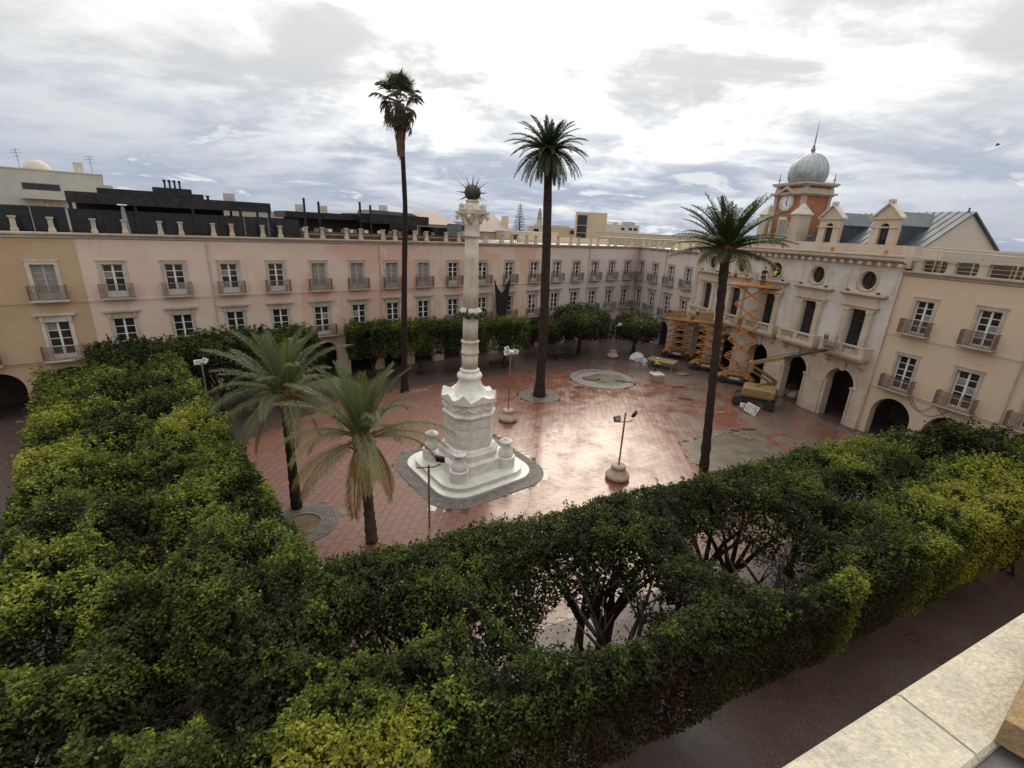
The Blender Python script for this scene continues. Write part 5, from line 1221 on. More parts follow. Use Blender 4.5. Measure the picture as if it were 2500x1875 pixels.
def ficus(label, F, a0, a1, b0, b1, z0, z1, sides, dens, leaf, group, holes=(), trunks=1, seed=0, tpos=None, **kw):
    O, A, B = F; am, bm_ = (a0 + a1) / 2, (b0 + b1) / 2
    if tpos: am, bm_ = tpos
    cx_, cy_ = O[0] + am * A[0] + bm_ * B[0], O[1] + am * A[1] + bm_ * B[1]
    t = thing('clipped_tree', label, 'tree', (cx_, cy_, 0), 0, group)
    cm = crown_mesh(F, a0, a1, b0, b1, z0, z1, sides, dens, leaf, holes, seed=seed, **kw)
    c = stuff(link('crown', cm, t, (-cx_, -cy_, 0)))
    tm_ = M(); rr = random.Random(seed)
    for q in range(trunks):
        bx, by = rr.uniform(-.25, .25) * (trunks > 1) * 3, rr.uniform(-.2, .2) * (trunks > 1) * 2
        hz_ = z0 * .72 * rr.uniform(.8, 1.05); tm_.tube([(bx, by, 0), (bx * 1.05, by, .3), (bx * 1.1 + .05, by + .04, hz_)], [.26, .17, .14], 10)
        for k in range(5):
            th = k * 1.257 + rr.uniform(-.3, .3); sp_ = rr.uniform(.7, 1.25); top_ = z1 - rr.uniform(.7, 1.3)
            p0 = Vector((bx * 1.1 + .05, by + .04, hz_ - .1)); p3 = Vector((bx + (a1 - a0) * .33 * sp_ * math.cos(th), by + min(b1 - b0, 3.4) * .36 * sp_ * math.sin(th), top_)); p1 = p0.lerp(p3, .4) + Vector((0, 0, .25)); p2 = p0.lerp(p3, .75) + Vector((rr.uniform(-.15, .15), rr.uniform(-.15, .15), .1))
            tm_.tube([p0, p1, p2, p3], [.11, .08, .055, .025], 7)
            for _ in range(2):
                e = p2 + Vector((rr.uniform(-.8, .8), rr.uniform(-.8, .8), rr.uniform(.1, .8))); tm_.tube([p1.lerp(p2, rr.uniform(.2, .9)), e], [.04, .015], 5)
    build(tm_, 'trunk', 'bark_ficus', t, smooth=True)
    return t
NEAR = ((-6.0, 11.2), (.919, .394), (.394, -.919))
LEFT = ((-5.5, 11.5), (-.667, .745), (-.745, -.667))
NH = [(7.7, 3.85, 2.4, 1.5, 2.2), (14.2, 3.5, 2.0, 1.95, 2.2), (2.1, 3.2, 1.2, .7, .9), (4.6, 4.6, .7, .5, 1.2), (18.6, 3.6, 1.1, .7, 1.0), (21.4, 2.6, 1.7, .7, .9), (25.0, 2.4, 1.3, .6, .9), (.2, 4.6, .7, .6, 1.2)]
LH = [(-1.6, 3.8, 1.7, 1.1, 1.0), (-3.2, 2.4, .9, .8, 1.0), (3.9, 3.8, 1.6, 1.0, 1.0), (8.8, 4.4, 1.4, .9, .9), (12.7, 4.0, 1.5, 1.0, 1.0), (15.9, 2.6, 1.2, .7, .95), (-4.4, 5.6, 1.0, .8, 1.0), (1.0, 6.0, .9, .7, .9), (6.2, 5.9, .9, .6, .8), (1.2, 1.5, .9, .6, .7), (-5.0, 3.6, .8, .6, .9), (19.4, 3.6, 1.2, .8, .8)]
gN, gL = 'clipped trees of the hedge along the near side', 'clipped trees of the hedge along the left side'
ac = [-1.2, 4.3, 10.0, 15.7, 21.4, 27.2]
nlab = [('by the corner with the left hedge', 'at the bottom edge, yellow tipped'), ('over the monument steps', 'beside the open gap with bare limbs'), ('with dark limbs showing in the gap', 'between the two open gaps'), ('in front of the tall palm', 'past the second gap towards the street'), ('with a dark hollow', 'its top fresh yellow'), ('', '')]
bin_ = [.1, 0, -.3, -.65, -.85]; bout_ = [6.6, 6.6, 6.5, 6.3, 6.05]
for k in range(5):
    a0, a1 = ac[k], ac[k + 1]
    c_ = (a0 + a1) / 2; hi = [h for h in NH if a0 - 2.2 < h[0] < a1 + 2.2]
    e0_ = ['b0'] + (['a1'] if k == 4 else []); e1_ = ['b1'] + (['a1'] if k == 4 else []) + (['a0'] if k == 0 else [])
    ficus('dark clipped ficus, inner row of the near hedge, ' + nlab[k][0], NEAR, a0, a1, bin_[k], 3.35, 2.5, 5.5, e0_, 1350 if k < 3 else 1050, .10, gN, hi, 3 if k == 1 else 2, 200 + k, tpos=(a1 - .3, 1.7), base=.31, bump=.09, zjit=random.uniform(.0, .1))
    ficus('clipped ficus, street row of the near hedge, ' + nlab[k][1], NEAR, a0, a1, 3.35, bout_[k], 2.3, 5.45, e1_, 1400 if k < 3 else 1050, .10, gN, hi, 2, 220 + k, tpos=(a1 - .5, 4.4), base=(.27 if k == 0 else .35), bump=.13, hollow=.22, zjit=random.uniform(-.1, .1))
lc = [-7.5, -2.0, 3.6, 9.0, 14.5, 20.0, 26.0]
llab = ['at the lower left corner of the picture', 'just above the lower left corner', 'below the two date palms', 'level with the round tree pit', 'with a bright yellow patch', 'at the far end near the ochre building']
for k in range(6):
    a0, a1 = lc[k], lc[k + 1]; hi = [h for h in LH if a0 - 2.2 < h[0] < a1 + 2.2]; dn = (1300, 1300, 1150, 850, 600, 480)[k]; lf = (.105, .105, .11, .125, .145, .16)[k]
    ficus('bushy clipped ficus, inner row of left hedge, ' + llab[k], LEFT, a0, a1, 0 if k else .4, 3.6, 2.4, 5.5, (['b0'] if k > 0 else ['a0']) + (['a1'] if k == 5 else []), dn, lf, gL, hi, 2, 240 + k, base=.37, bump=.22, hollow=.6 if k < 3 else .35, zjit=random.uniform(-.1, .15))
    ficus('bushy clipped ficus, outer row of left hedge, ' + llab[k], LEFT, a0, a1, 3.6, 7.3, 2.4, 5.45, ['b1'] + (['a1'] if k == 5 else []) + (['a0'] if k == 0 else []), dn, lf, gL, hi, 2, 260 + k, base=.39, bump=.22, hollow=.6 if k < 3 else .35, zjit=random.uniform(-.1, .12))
# row in front of the pale pink building
AROW = ((-29.3, 26.8), tuple(dA[:2]), tuple((-nA)[:2]))
# a along the facade from the left end; b towards the plaza
gA = 'clipped trees along the long arcaded row'
for k, (a0, a1) in enumerate(((2.4, 7.2), (7.2, 12.0), (12.0, 17.0))):
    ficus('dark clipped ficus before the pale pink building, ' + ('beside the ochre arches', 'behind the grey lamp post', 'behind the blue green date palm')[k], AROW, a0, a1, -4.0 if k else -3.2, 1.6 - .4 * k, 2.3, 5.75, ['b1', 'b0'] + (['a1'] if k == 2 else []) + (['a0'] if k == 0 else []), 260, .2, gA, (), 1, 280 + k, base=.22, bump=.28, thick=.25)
FARR = ((-15.4, 42.0), (.917, .399), (-.399, .917))
flab = ('at its left end by the dark arch', 'behind the slender palm trunk', 'behind the white column', 'at its right end before the thick palm')
for k in range(4):
    a0 = k * 4.7; ficus('box clipped ficus of the far row, ' + flab[k], FARR, a0, a0 + 4.7, 0, 3.4, 2.35, 5.35, ['b0', 'b1'] + (['a0'] if k == 0 else []) + (['a1'] if k == 3 else []), 480, .16, gA, (), 1, 300 + k, base=.33, bump=.08, round_=.10, yel=.08, thick=.2)
def round_ficus(label, x, y, rad, z0, z1, n, leaf, seed, base, group='round headed trees at the far corner'):
    r = np.random.default_rng(seed); t = thing('ficus_tree', label, 'tree', (x, y, 0), 0, group)
    d_ = r.normal(0, 1, (n, 3)); d_ /= np.linalg.norm(d_, axis=1)[:, None]; d_[:, 2] = np.where(d_[:, 2] < -.5, -.5 * r.random(n), d_[:, 2])
    P = d_ * (1 - r.exponential(.10, n))[:, None].clip(.3, 1.1); P *= (1 + .35 * (vnoise(d_ * 3 + 20 + seed, .9) - .5) + .2 * (vnoise(d_ * 3 + 40, 2.0) - .5))[:, None]
    P = P * np.array([rad, rad, (z1 - z0) * .62]) + np.array([0, 0, z0 + (z1 - z0) * .40])
    nv = d_ + r.normal(0, .6, (n, 3)); nv /= np.linalg.norm(nv, axis=1)[:, None]; t_ = r.normal(0, 1, (n, 3)); t_ -= nv * np.sum(t_ * nv, 1)[:, None]; t_ /= np.linalg.norm(t_, axis=1)[:, None]; s_ = np.cross(nv, t_)
    sc_ = leaf * r.uniform(.7, 1.3, n)[:, None]; v = np.empty((n, 4, 3)); v[:, 0] = P; v[:, 1] = P + t_ * sc_ * .5 + s_ * sc_ * .3; v[:, 2] = P + t_ * sc_; v[:, 3] = P + t_ * sc_ * .5 - s_ * sc_ * .3
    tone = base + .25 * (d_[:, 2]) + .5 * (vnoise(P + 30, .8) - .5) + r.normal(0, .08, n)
    stuff(link('crown', np_mesh('crown', v.reshape(-1, 3), 4, np.clip(tone, 0, 1), 'leaf_ficus'), t))
    tm_ = M().tube([(0, 0, 0), (.05, 0, z0 * .9)], [.28, .2], 10)
    for k in range(5): th = k * 1.26; tm_.tube([(.05, 0, z0 * .85), (rad * .3 * math.cos(th), rad * .3 * math.sin(th), z0 + .9), (rad * .6 * math.cos(th), rad * .6 * math.sin(th), z0 + 2)], [.12, .09, .04], 7)
    build(tm_, 'trunk', 'bark_ficus', t, smooth=True)
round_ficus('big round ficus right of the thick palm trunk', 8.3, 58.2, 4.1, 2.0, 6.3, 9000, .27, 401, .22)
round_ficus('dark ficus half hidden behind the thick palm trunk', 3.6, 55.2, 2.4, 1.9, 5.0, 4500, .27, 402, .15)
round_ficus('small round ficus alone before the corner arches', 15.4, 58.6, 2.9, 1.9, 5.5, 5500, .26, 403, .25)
RT = ((20.6, 23.6), (.30, -.954), (.954, .30))
ficus('dark clipped ficus before the arches of the cream wing', RT, -.4, 3.4, 2.8, 6.0, 2.4, 5.4, ['a0', 'b0', 'b1'], 380, .18, 'clipped trees by the cream wing', (), 1, 320, base=.18)
ficus('dull green clipped ficus beside the cream wing, next to the yellow crown', RT, 3.4, 8.6, 2.0, 6.2, 2.4, 5.5, ['a1', 'b0', 'b1'], 420, .16, 'clipped trees by the cream wing', (), 1, 321, base=.28)
ficus('olive green clipped ficus ending the near hedge by the plaza', NEAR, 27.2, 30.4, -.9, 2.6, 2.4, 5.4, ['a1', 'b0'], 600, .14, gN, [(28.4, 1.6, 1.2, .7, .9)], 1, 322, base=.42)
ficus('yellow topped clipped ficus at the right end of the near hedge', NEAR, 27.2, 31.0, 2.6, 5.9, 2.4, 5.45, ['a1', 'b1'], 600, .14, gN, (), 1, 323, base=.45)

# ------------------------------------------------------------------ building machines
def wheel(par, loc, r, wd, rot=0.0):
    t = build(M().lathe([(r * .55, -wd / 2), (r * .9, -wd / 2), (r, -wd * .36), (r, wd * .36), (r * .9, wd / 2), (r * .55, wd / 2)], 20), 'wheel', 'rubber', par, loc, (PI / 2, 0, rot), smooth=False)
    build(M().lathe([(r * .54, -wd * .42), (r * .54, wd * .42), (r * .2, wd * .46), (.02, wd * .46)], 14), 'rim', 'machine_orange', t)
    tr = M()
    for k in range(14):
        th = 2 * PI * k / 14; tr.beam(((r + .005) * math.cos(th), (r + .005) * math.sin(th), -wd * .4), ((r + .005) * math.cos(th + .15), (r + .005) * math.sin(th + .15), wd * .4), .05, .03)
    build(tr, 'tread', 'rubber', t)
def scissor(label, x, y, rot, L, stages, zb, zt, deckL, col, ext=0.0):
    t = thing('scissor_lift', label, 'scissor lift', (x, y, 0.02), rot, 'scissor lifts by the town hall')
    wd = 1.7; rw = .40
    build(M().box(-L / 2, L / 2, -wd / 2 + .15, wd / 2 - .15, .42, .80).box(-L / 2 + .35, L / 2 - .35, -wd / 2, wd / 2, .55, .98).box(-L / 2 - .25, -L / 2 - .002, -.6, .6, .35, .62).box(L / 2 + .002, L / 2 + .25, -.6, .6, .35, .62), 'chassis', col, t)
    build(M().box(-.75, .9, -wd / 2 - .12, -wd / 2 - .002, .40, 1.05), 'side_box', 'machine_dark', t); build(M().box(-.6, .7, wd / 2 + .002, wd / 2 + .12, .40, 1.0), 'side_box', 'machine_dark', t)
    for sx_ in (-1, 1):
        for sy_ in (-1, 1):
            wheel(t, (sx_ * (L / 2 - .5), sy_ * (wd / 2 + .05), rw), rw, .30)
            build(M().box(sx_ * (L / 2 + .1) - .07, sx_ * (L / 2 + .1) + .07, sy_ * .78 - .07, sy_ * .78 + .07, .12, .75).lathe([(.16, .0), (.16, .04), (.05, .08)], 10, (sx_ * (L / 2 + .1), sy_ * .78)), 'outrigger', 'machine_dark', t)
    hs = (zt - zb) / stages; hl = L / 2 - .25
    am = {}
    for k in range(stages):
        z0_ = zb + k * hs; z1_ = z0_ + hs
        for sy_ in (-1, 1):
            for d_ in (-1, 1):
                yy = sy_ * (wd / 2 - .25 + (.09 if d_ > 0 else 0))
                key = ('arm', L, hs, d_)
                me = cached(key, lambda: M().beam((-d_ * hl, 0, 0), (d_ * hl, 0, hs), .09, .20, (0, 1, 0)).mesh('scissor_arm', col))
                link('scissor_arm', me, t, (0, yy, z0_))
        pn = M()
        for xx, zz in ((-hl, z1_), (hl, z1_), (0, (z0_ + z1_) / 2)): pn.tube([(xx, -wd / 2 + .1, zz), (xx, wd / 2 - .05, zz)], .045, 8)
        build(pn, 'pivot_pins', 'machine_dark', t)
    a, b_ = -deckL / 2, deckL / 2 + ext
    build(M().box(a, b_, -.95, .95, zt + .04, zt + .22).box(-L / 2 + .1, L / 2 - .1, -.7, .7, zt - .06, zt + .038), 'platform', col, t)
    rl = M(); h0, h1 = zt + .22, zt + 1.32
    for zz in (h0 + .55, h1):
        for yy in (-.92, .92): rl.tube([(a + .03, yy, zz), (b_ - .03, yy, zz)], .025, 6)
        for xx in (a + .03, b_ - .03): rl.tube([(xx, -.92, zz), (xx, .92, zz)], .025, 6)
    for xx in np.linspace(a + .03, b_ - .03, 5):
        for yy in (-.92, .92): rl.tube([(xx, yy, h0), (xx, yy, h1)], .022, 6)
    build(rl, 'guardrail', col, t)
    build(M().box(a + .15, a + .45, -.98, -.93, h0 + .6, h0 + 1.0), 'control_box', 'machine_dark', t)
    return t
l1 = scissor('left orange scissor lift folded low by the corner arches', 21.2, 58.6, R(-28), 3.5, 5, 1.0, 4.85, 3.9, 'machine_orange')
l2 = scissor('middle orange scissor lift half raised behind the palm trunk', 22.9, 53.3, R(-28), 3.4, 5, 1.1, 5.55, 4.3, 'machine_orange', .3)
l3 = scissor('tall orange scissor lift raised to the round windows with two workers', 24.15, 48.6, R(-28), 3.3, 5, 1.05, 10.3, 4.2, 'machine_orange', .2)
build(M().box(-.3, .9, -.6, .5, 5.78, 5.98).box(-1.4, -.7, -.4, .4, 5.78, 6.1), 'load', 'plastic_white', l2)
for par_, L_, zt_ in ((l2, 4.3, 5.55), (l1, 3.9, 4.85)):
    build(M().box(-L_ / 2 + .06, -.1, -.96, -.945, zt_ + .3, zt_ + 1.2), 'mesh_panel', 'machine_yellow', par_)
for par_, L_ in ((l1, 3.5), (l2, 3.4), (l3, 3.3)):
    build(M().box(-.5, .5, -.985, -.973, .58, .82), 'side_plate', 'cloth_grey', par_)
    build(M().tube([(-L_ / 2 + .3, -.8, .9), (-.6, -.88, 1.3), (.3, -.75, 1.9), (-.2, -.72, 2.6)], .03, 6), 'hose', 'rubber', par_)
bl = thing('boom_lift', 'yellow articulated boom lift on black wheels reaching a balcony', 'boom lift', (22.9, 41.6, .02), R(-30))
build(M().box(-1.5, 1.5, -.62, .62, .40, .85).box(-1.7, -1.1, -1.0, 1.0, .42, .62).box(1.1, 1.7, -1.0, 1.0, .42, .62), 'chassis', 'machine_dark', bl)
for sx_ in (-1, 1):
    for sy_ in (-1, 1): wheel(bl, (sx_ * 1.35, sy_ * 1.0, .46), .46, .38)
build(M().loft([[(-1.1, -.95, .98), (1.3, -.95, .98), (1.3, .95, .98), (-1.1, .95, .98)], [(-1.2, -1.0, 1.15), (1.55, -1.0, 1.15), (1.55, 1.0, 1.15), (-1.2, 1.0, 1.15)], [(-1.1, -1.0, 1.75), (1.6, -1.0, 1.75), (1.6, 1.0, 1.75), (-1.1, 1.0, 1.75)], [(-.9, -.8, 1.9), (1.2, -.8, 1.9), (1.2, .8, 1.9), (-.9, .8, 1.9)]]).lathe([(.5, .851), (.5, .98)], 20), 'turret', 'machine_yellow', bl)
build(M().box(1.605, 1.85, -.85, .85, 1.0, 1.6), 'counterweight', 'machine_dark', bl)
inv = Matrix.Rotation(R(30), 4, 'Z')
def BL(x, y, z): return tuple(inv @ Vector((x - 22.9, y - 41.6, z - .02)))
pA, pB_, pC, pD = BL(22.7, 41.5, 1.9), BL(25.6, 43.4, 1.75), BL(21.9, 41.5, 4.0), BL(26.5, 38.6, 6.35)
build(M().beam(pA, pB_, .26, .30), 'lower_arm', 'machine_yellow', bl)
build(M().beam(tuple(Vector(pB_) + Vector((0, .16, .1))), tuple(Vector(pC) + Vector((0, .16, -.1))), .18, .24).beam(tuple(Vector(pB_) + Vector((0, .16, -.35))), tuple(Vector(pC) + Vector((0, .16, -.55))), .14, .16), 'riser_arm', 'machine_yellow', bl)
build(M().box(-.22, .22, -.25, .3, -.7, .28).xform(Matrix.Translation(pC)), 'knuckle', 'machine_yellow', bl)
mid_ = tuple(Vector(pC).lerp(Vector(pD), .45))
build(M().beam(tuple(Vector(pC) + Vector((0, 0, .12))), mid_, .28, .32), 'boom', 'machine_yellow', bl)
build(M().beam(mid_, pD, .20, .22), 'boom_extension', 'machine_dark', bl)
hose = M().tube([tuple(Vector(pC) + Vector((0, -.1, .35))), tuple(Vector(mid_) + Vector((0, 0, .3))), tuple(Vector(pD) + Vector((0, 0, .2)))], .03, 6); build(hose, 'hose', 'rubber', bl)
kx, ky, kz = pD
bk = build(M().box(kx - .4, kx + .4, ky - .9, ky + .9, kz + .1, kz + .2), 'basket', 'machine_dark', bl)
rl = M()
for zz in (.2, .75, 1.25):
    rl.tube([(kx - .4, ky - .9, kz + zz), (kx + .4, ky - .9, kz + zz), (kx + .4, ky + .9, kz + zz), (kx - .4, ky + .9, kz + zz), (kx - .4, ky - .9, kz + zz)], .022, 6)
for xx in (-.4, .4):
    for yy in (-.9, -.3, .3, .9): rl.tube([(kx + xx, ky + yy, kz + .1), (kx + xx, ky + yy, kz + 1.25)], .02, 6)
build(rl, 'railing', 'steel', bk)
build(M().box(kx - .5, kx - .2, ky - .3, ky + .3, kz + .9, kz + 1.2), 'control_box', 'machine_dark', bk)

# ------------------------------------------------------------------ people
def skin_mesh(name, nodes, edges, material, sub=1):
    me = bpy.data.meshes.new(name); me.from_pydata([n[:3] for n in nodes], edges, [])
    o = bpy.data.objects.new(name, me); COL.objects.link(o)
    o.modifiers.new('Skin', 'SKIN')
    if not me.skin_vertices: raise RuntimeError('no skin layer')
    sv = me.skin_vertices[0].data
    for i, n in enumerate(nodes):
        rx = n[3]; sv[i].radius = (rx, n[4] if len(n) > 4 else rx)
    sv[0].use_root = True
    s = o.modifiers.new('Sub', 'SUBSURF'); s.levels = sub; s.render_levels = sub
    dg = bpy.context.evaluated_depsgraph_get()
    out = bpy.data.meshes.new_from_object(o.evaluated_get(dg)); out.name = name
    bpy.data.objects.remove(o); bpy.data.meshes.remove(me)
    out.materials.clear(); out.materials.append(MATS[material]); out.shade_smooth()
    return out
def hand_mesh(side):
    m = M().loft([[(-.035, -.014, 0), (.035, -.014, 0), (.035, .014, 0), (-.035, .014, 0)], [(-.042, -.014, -.09), (.042, -.014, -.09), (.042, .014, -.09), (-.042, .014, -.09)]])
    for k, ln in enumerate((.062, .072, .068, .052)):
        x_ = -.032 + .021 * k; m.tube([(x_, 0, -.085), (x_, .008, -.085 - ln * .5), (x_, .03, -.085 - ln)], [.0095, .009, .0075], 6)
    m.tube([(side * .036, 0, -.03), (side * .058, .014, -.06), (side * .056, .03, -.09)], [.011, .01, .008], 6)
    return m.mesh('hand', 'skin', True)
HAND = {1: hand_mesh(1), -1: hand_mesh(-1)}
def person(label, x, y, z, rot, lean=0.0, step=.12, arms=((.25, .1), (.3, .15)), top='cloth_dark', legs='cloth_dark', helmet=None, vest=None, group=None, h=1.72):
    """arms: (forward swing, elbow bend) right and left; facing local +y"""
    s = h / 1.75; t = thing('person', label, 'person', (x, y, z), rot, group)
    def rotx(p, piv, a): yy, zz = p[1] - piv[1], p[2] - piv[2]; return (p[0], piv[1] + yy * math.cos(a) + zz * math.sin(a), piv[2] - yy * math.sin(a) + zz * math.cos(a))
    hip = (0, 0, .93)
    up_ = lambda p: rotx(p, hip, lean)
    nodes, E = [], []
    def nd(p, *r): nodes.append((p[0] * s, p[1] * s, p[2] * s, *[q * s for q in r])); return len(nodes) - 1
    pel = nd((0, 0, .95), .13, .10); wa_ = nd(up_((0, 0, 1.12)), .125, .095); che = nd(up_((0, .01, 1.33)), .15, .105); nk0 = nd(up_((0, 0, 1.47)), .07, .06); nk = nd(up_((0, .015, 1.53)), .052); hd0 = nd(up_((0, .03, 1.60)), .078, .085); hd = nd(up_((0, .03, 1.69)), .075, .085)
    E += [(pel, wa_), (wa_, che), (che, nk0), (nk0, nk), (nk, hd0), (hd0, hd)]
    hands = []; armpts = []
    for i, sd in enumerate((1, -1)):
        sw_, el_ = arms[i]
        sh = up_((sd * .19, 0, 1.42)); a = sw_ + lean * .3
        eb = (sh[0] + sd * .05, sh[1] + .29 * math.sin(a), sh[2] - .29 * math.cos(a)); b_ = a + el_
        wr_ = (eb[0] - sd * .01, eb[1] + .25 * math.sin(b_), eb[2] - .25 * math.cos(b_))
        j = [nd(sh, .06), nd(eb, .043), nd(wr_, .032)]; E += [(che, j[0]), (j[0], j[1]), (j[1], j[2])]; hands.append((wr_, b_, sd)); armpts.append((sh, eb, wr_))
    legpts = []
    for sd, st_ in ((1, step), (-1, -step)):
        hp = (sd * .095, 0, .90); kn = (sd * .10, st_ * .6 + .03, .50); an = (sd * .10, st_, .08); toe = (sd * .115, st_ + .17, .035)
        j = [nd(hp, .09), nd(kn, .062), nd(an, .042), nd(toe, .035)]; E += [(pel, j[0]), (j[0], j[1]), (j[1], j[2]), (j[2], j[3])]; legpts.append((hp, kn, an, toe))
    link('body', skin_mesh('body', nodes, E, 'skin'), t)
    S_ = lambda p, *r: (p[0] * s, p[1] * s, p[2] * s, *[q * s for q in r])
    n2 = [S_((0, 0, .97), .15, .12)]; e2 = []
    for hp, kn, an, toe in legpts: b0 = len(n2); n2 += [S_(hp, .108), S_(kn, .08), S_((an[0], an[1], an[2] + .02), .065)]; e2 += [(0, b0), (b0, b0 + 1), (b0 + 1, b0 + 2)]
    link('trousers', skin_mesh('trousers', n2, e2, legs), t)
    n3 = [S_(up_((0, 0, 1.0)), .155, .125), S_(up_((0, 0, 1.15)), .15, .12), S_(up_((0, .01, 1.34)), .175, .13), S_(up_((0, 0, 1.47)), .085, .08)]; e3 = [(0, 1), (1, 2), (2, 3)]
    for sh, eb, wr_ in armpts: b0 = len(n3); n3 += [S_(sh, .078), S_(eb, .06), S_(wr_, .045)]; e3 += [(2, b0), (b0, b0 + 1), (b0 + 1, b0 + 2)]
    link('jacket', skin_mesh('jacket', n3, e3, top), t)
    if vest: link('vest', skin_mesh('vest', [S_(up_((0, 0, 1.0)), .172, .14), S_(up_((0, 0, 1.15)), .165, .135), S_(up_((0, .01, 1.34)), .19, .145), S_(up_((0, 0, 1.44)), .12, .10)], [(0, 1), (1, 2), (2, 3)], vest), t)
    for wr_, b_, sd in hands: link('hand', HAND[sd], t, (wr_[0] * s, wr_[1] * s, wr_[2] * s), (b_, 0, 0), s)
    for (hp, kn, an, toe) in legpts: build(M().loft([[(an[0] - .045, an[1] - .07, 0), (an[0] + .045, an[1] - .07, 0), (toe[0] + .045, toe[1] + .05, 0), (toe[0] - .045, toe[1] + .05, 0)], [(an[0] - .05, an[1] - .075, .05), (an[0] + .05, an[1] - .075, .05), (toe[0] + .045, toe[1] + .05, .045), (toe[0] - .045, toe[1] + .05, .045)], [(an[0] - .045, an[1] - .06, .12), (an[0] + .045, an[1] - .06, .12), (an[0] + .05, an[1] + .07, .11), (an[0] - .05, an[1] + .07, .11)]]).xform(Matrix.Scale(s, 4)), 'shoe', 'rubber', t)
    hc = up_((0, .03, 1.69))
    fc = M().tube([(0, hc[1] + .085, hc[2] - .035), (0, hc[1] + .112, hc[2] - .055), (0, hc[1] + .088, hc[2] - .07)], [.012, .016, .012], 6)
    for sd in (-1, 1): fc.tube([(sd * .088, hc[1], hc[2] - .03), (sd * .098, hc[1] - .01, hc[2] - .05), (sd * .086, hc[1], hc[2] - .085)], .012, 5)
    fc.xform(Matrix.Scale(s, 4)); build(fc, 'nose_and_ears', 'skin', t)
    ey = M()
    for sd in (-1, 1): ey.tube([(sd * .032 - .012, hc[1] + .088, hc[2] - .02), (sd * .032 + .012, hc[1] + .088, hc[2] - .02)], .007, 5)
    ey.tube([(-.022, hc[1] + .09, hc[2] - .10), (.022, hc[1] + .09, hc[2] - .10)], .005, 5); ey.xform(Matrix.Scale(s, 4)); build(ey, 'eyes_and_mouth', 'cloth_dark', t)
    cap = M().lathe([(.115, -.02), (.112, .03), (.085, .085), (.04, .11), (.004, .115)], 16)
    if helmet: cap.box(-.07, .07, .09, .17, -.025, -.008)
    build(cap, 'helmet' if helmet else 'hair', helmet or 'cloth_dark', t, (hc[0] * s, hc[1] * s, (hc[2] + .015) * s), (-lean, 0, 0), smooth=True)
    return t
dl3 = (24.15, 48.6); rl3 = R(-28)
def deck(c, r_, lx, ly): return c[0] + lx * math.cos(r_) - ly * math.sin(r_), c[1] + lx * math.sin(r_) + ly * math.cos(r_)
x_, y_ = deck(dl3, rl3, .75, .1); person('worker in dark clothes standing on the raised scissor lift platform', x_, y_, 10.54, R(-40), arms=((.9, .6), (.3, .3)), helmet='cloth_dark', step=.06)
x_, y_ = deck(dl3, rl3, 1.65, .35); person('worker in a yellow vest and white helmet on the raised lift facing the round window', x_, y_, 10.54, R(-60), .25, arms=((1.4, .4), (1.2, .3)), top='hivis', vest='hivis', legs='cloth_dark', helmet='lamp_white', step=.08)
x_, y_ = deck((21.2, 58.6), R(-28), 1.0, .2); person('worker in pale clothes bending over the rail of the left lift', x_, y_, 5.09, R(-50), .55, arms=((1.1, .3), (1.0, .4)), top='cloth_grey', legs='cloth_grey', helmet='lamp_white')
person('worker in a yellow vest and white helmet standing by the pallet on the plaza', 16.15, 51.0, .03, R(-120), .1, arms=((.5, .9), (.4, .8)), top='hivis', vest='hivis', legs='cloth_dark', helmet='lamp_white', step=.05)
person('person in dark clothes walking on the street at the right edge', 24.6, 19.05, .01, R(20), .05, arms=((.4, .3), (-.3, .2)), step=.22)

# ------------------------------------------------------------------ site clutter
def lump(name, label, cat, x, y, rx, ry, h, material, seed, group=None, z=.02):
    r = random.Random(seed); rings = []
    for f_, zz in ((1, 0), (1.02, .25), (.9, .6), (.6, .9), (.12, 1.0)):
        rings.append([(rx * f_ * math.cos(2 * PI * i / 14) * r.uniform(.78, 1.18), ry * f_ * math.sin(2 * PI * i / 14) * r.uniform(.78, 1.18), h * zz * r.uniform(.85, 1.15) if zz else 0) for i in range(14)])
    return tag(build(M().loft(rings), name, material, None, (x, y, z), r.uniform(0, 6)), label, cat, group)
lump('rubble_bag', 'big white plastic rubble bag lying by the far corner', 'bag', 15.4, 56.2, 1.05, .8, .95, 'plastic_white', 1)
lump('rubble_bag', 'small greyish sack next to the big white rubble bag', 'bag', 15.9, 54.3, .55, .45, .7, 'cloth_grey', 2)
lump('rubble_heap', 'pale rubble heap in front of the second town hall arch', 'rubble', 28.2, 46.0, .8, .55, .5, 'rubble', 3)
lump('rubble_heap', 'broken rubble spilling beside the pallet at the town hall arch', 'rubble', 28.6, 44.7, .9, .6, .55, 'rubble', 4)
tb_ = thing('work_table', 'board work table with clutter behind the worker on the plaza', 'table', (17.6, 53.3, .02), R(-35))
build(M().box(-1.6, 1.6, -1.0, 1.0, .82, .92), 'table_top', 'wood', tb_)
for sx_ in (-1, 1):
    for sy_ in (-1, 1): build(M().box(sx_ * 1.4 - .06, sx_ * 1.4 + .06, sy_ * .8 - .06, sy_ * .8 + .06, 0, .82), 'leg', 'wood', tb_)
pb = thing('stone_planter', 'square stone bollard planter in front of the worker', 'planter', (15.5, 48.0, .02), R(10))
build(M().loft([[(-.5, -.5, 0), (.5, -.5, 0), (.5, .5, 0), (-.5, .5, 0)], [(-.56, -.56, .62), (.56, -.56, .62), (.56, .56, .62), (-.56, .56, .62)]]), 'body', 'concrete', pb)
build(M().box(-.62, .62, -.62, -.45, .622, .78).box(-.62, .62, .45, .62, .622, .78).box(-.62, -.45, -.45, .45, .622, .78).box(.45, .62, -.45, .45, .622, .78).box(-.449, .449, -.449, .449, .6, .68), 'rim', 'coping', pb)
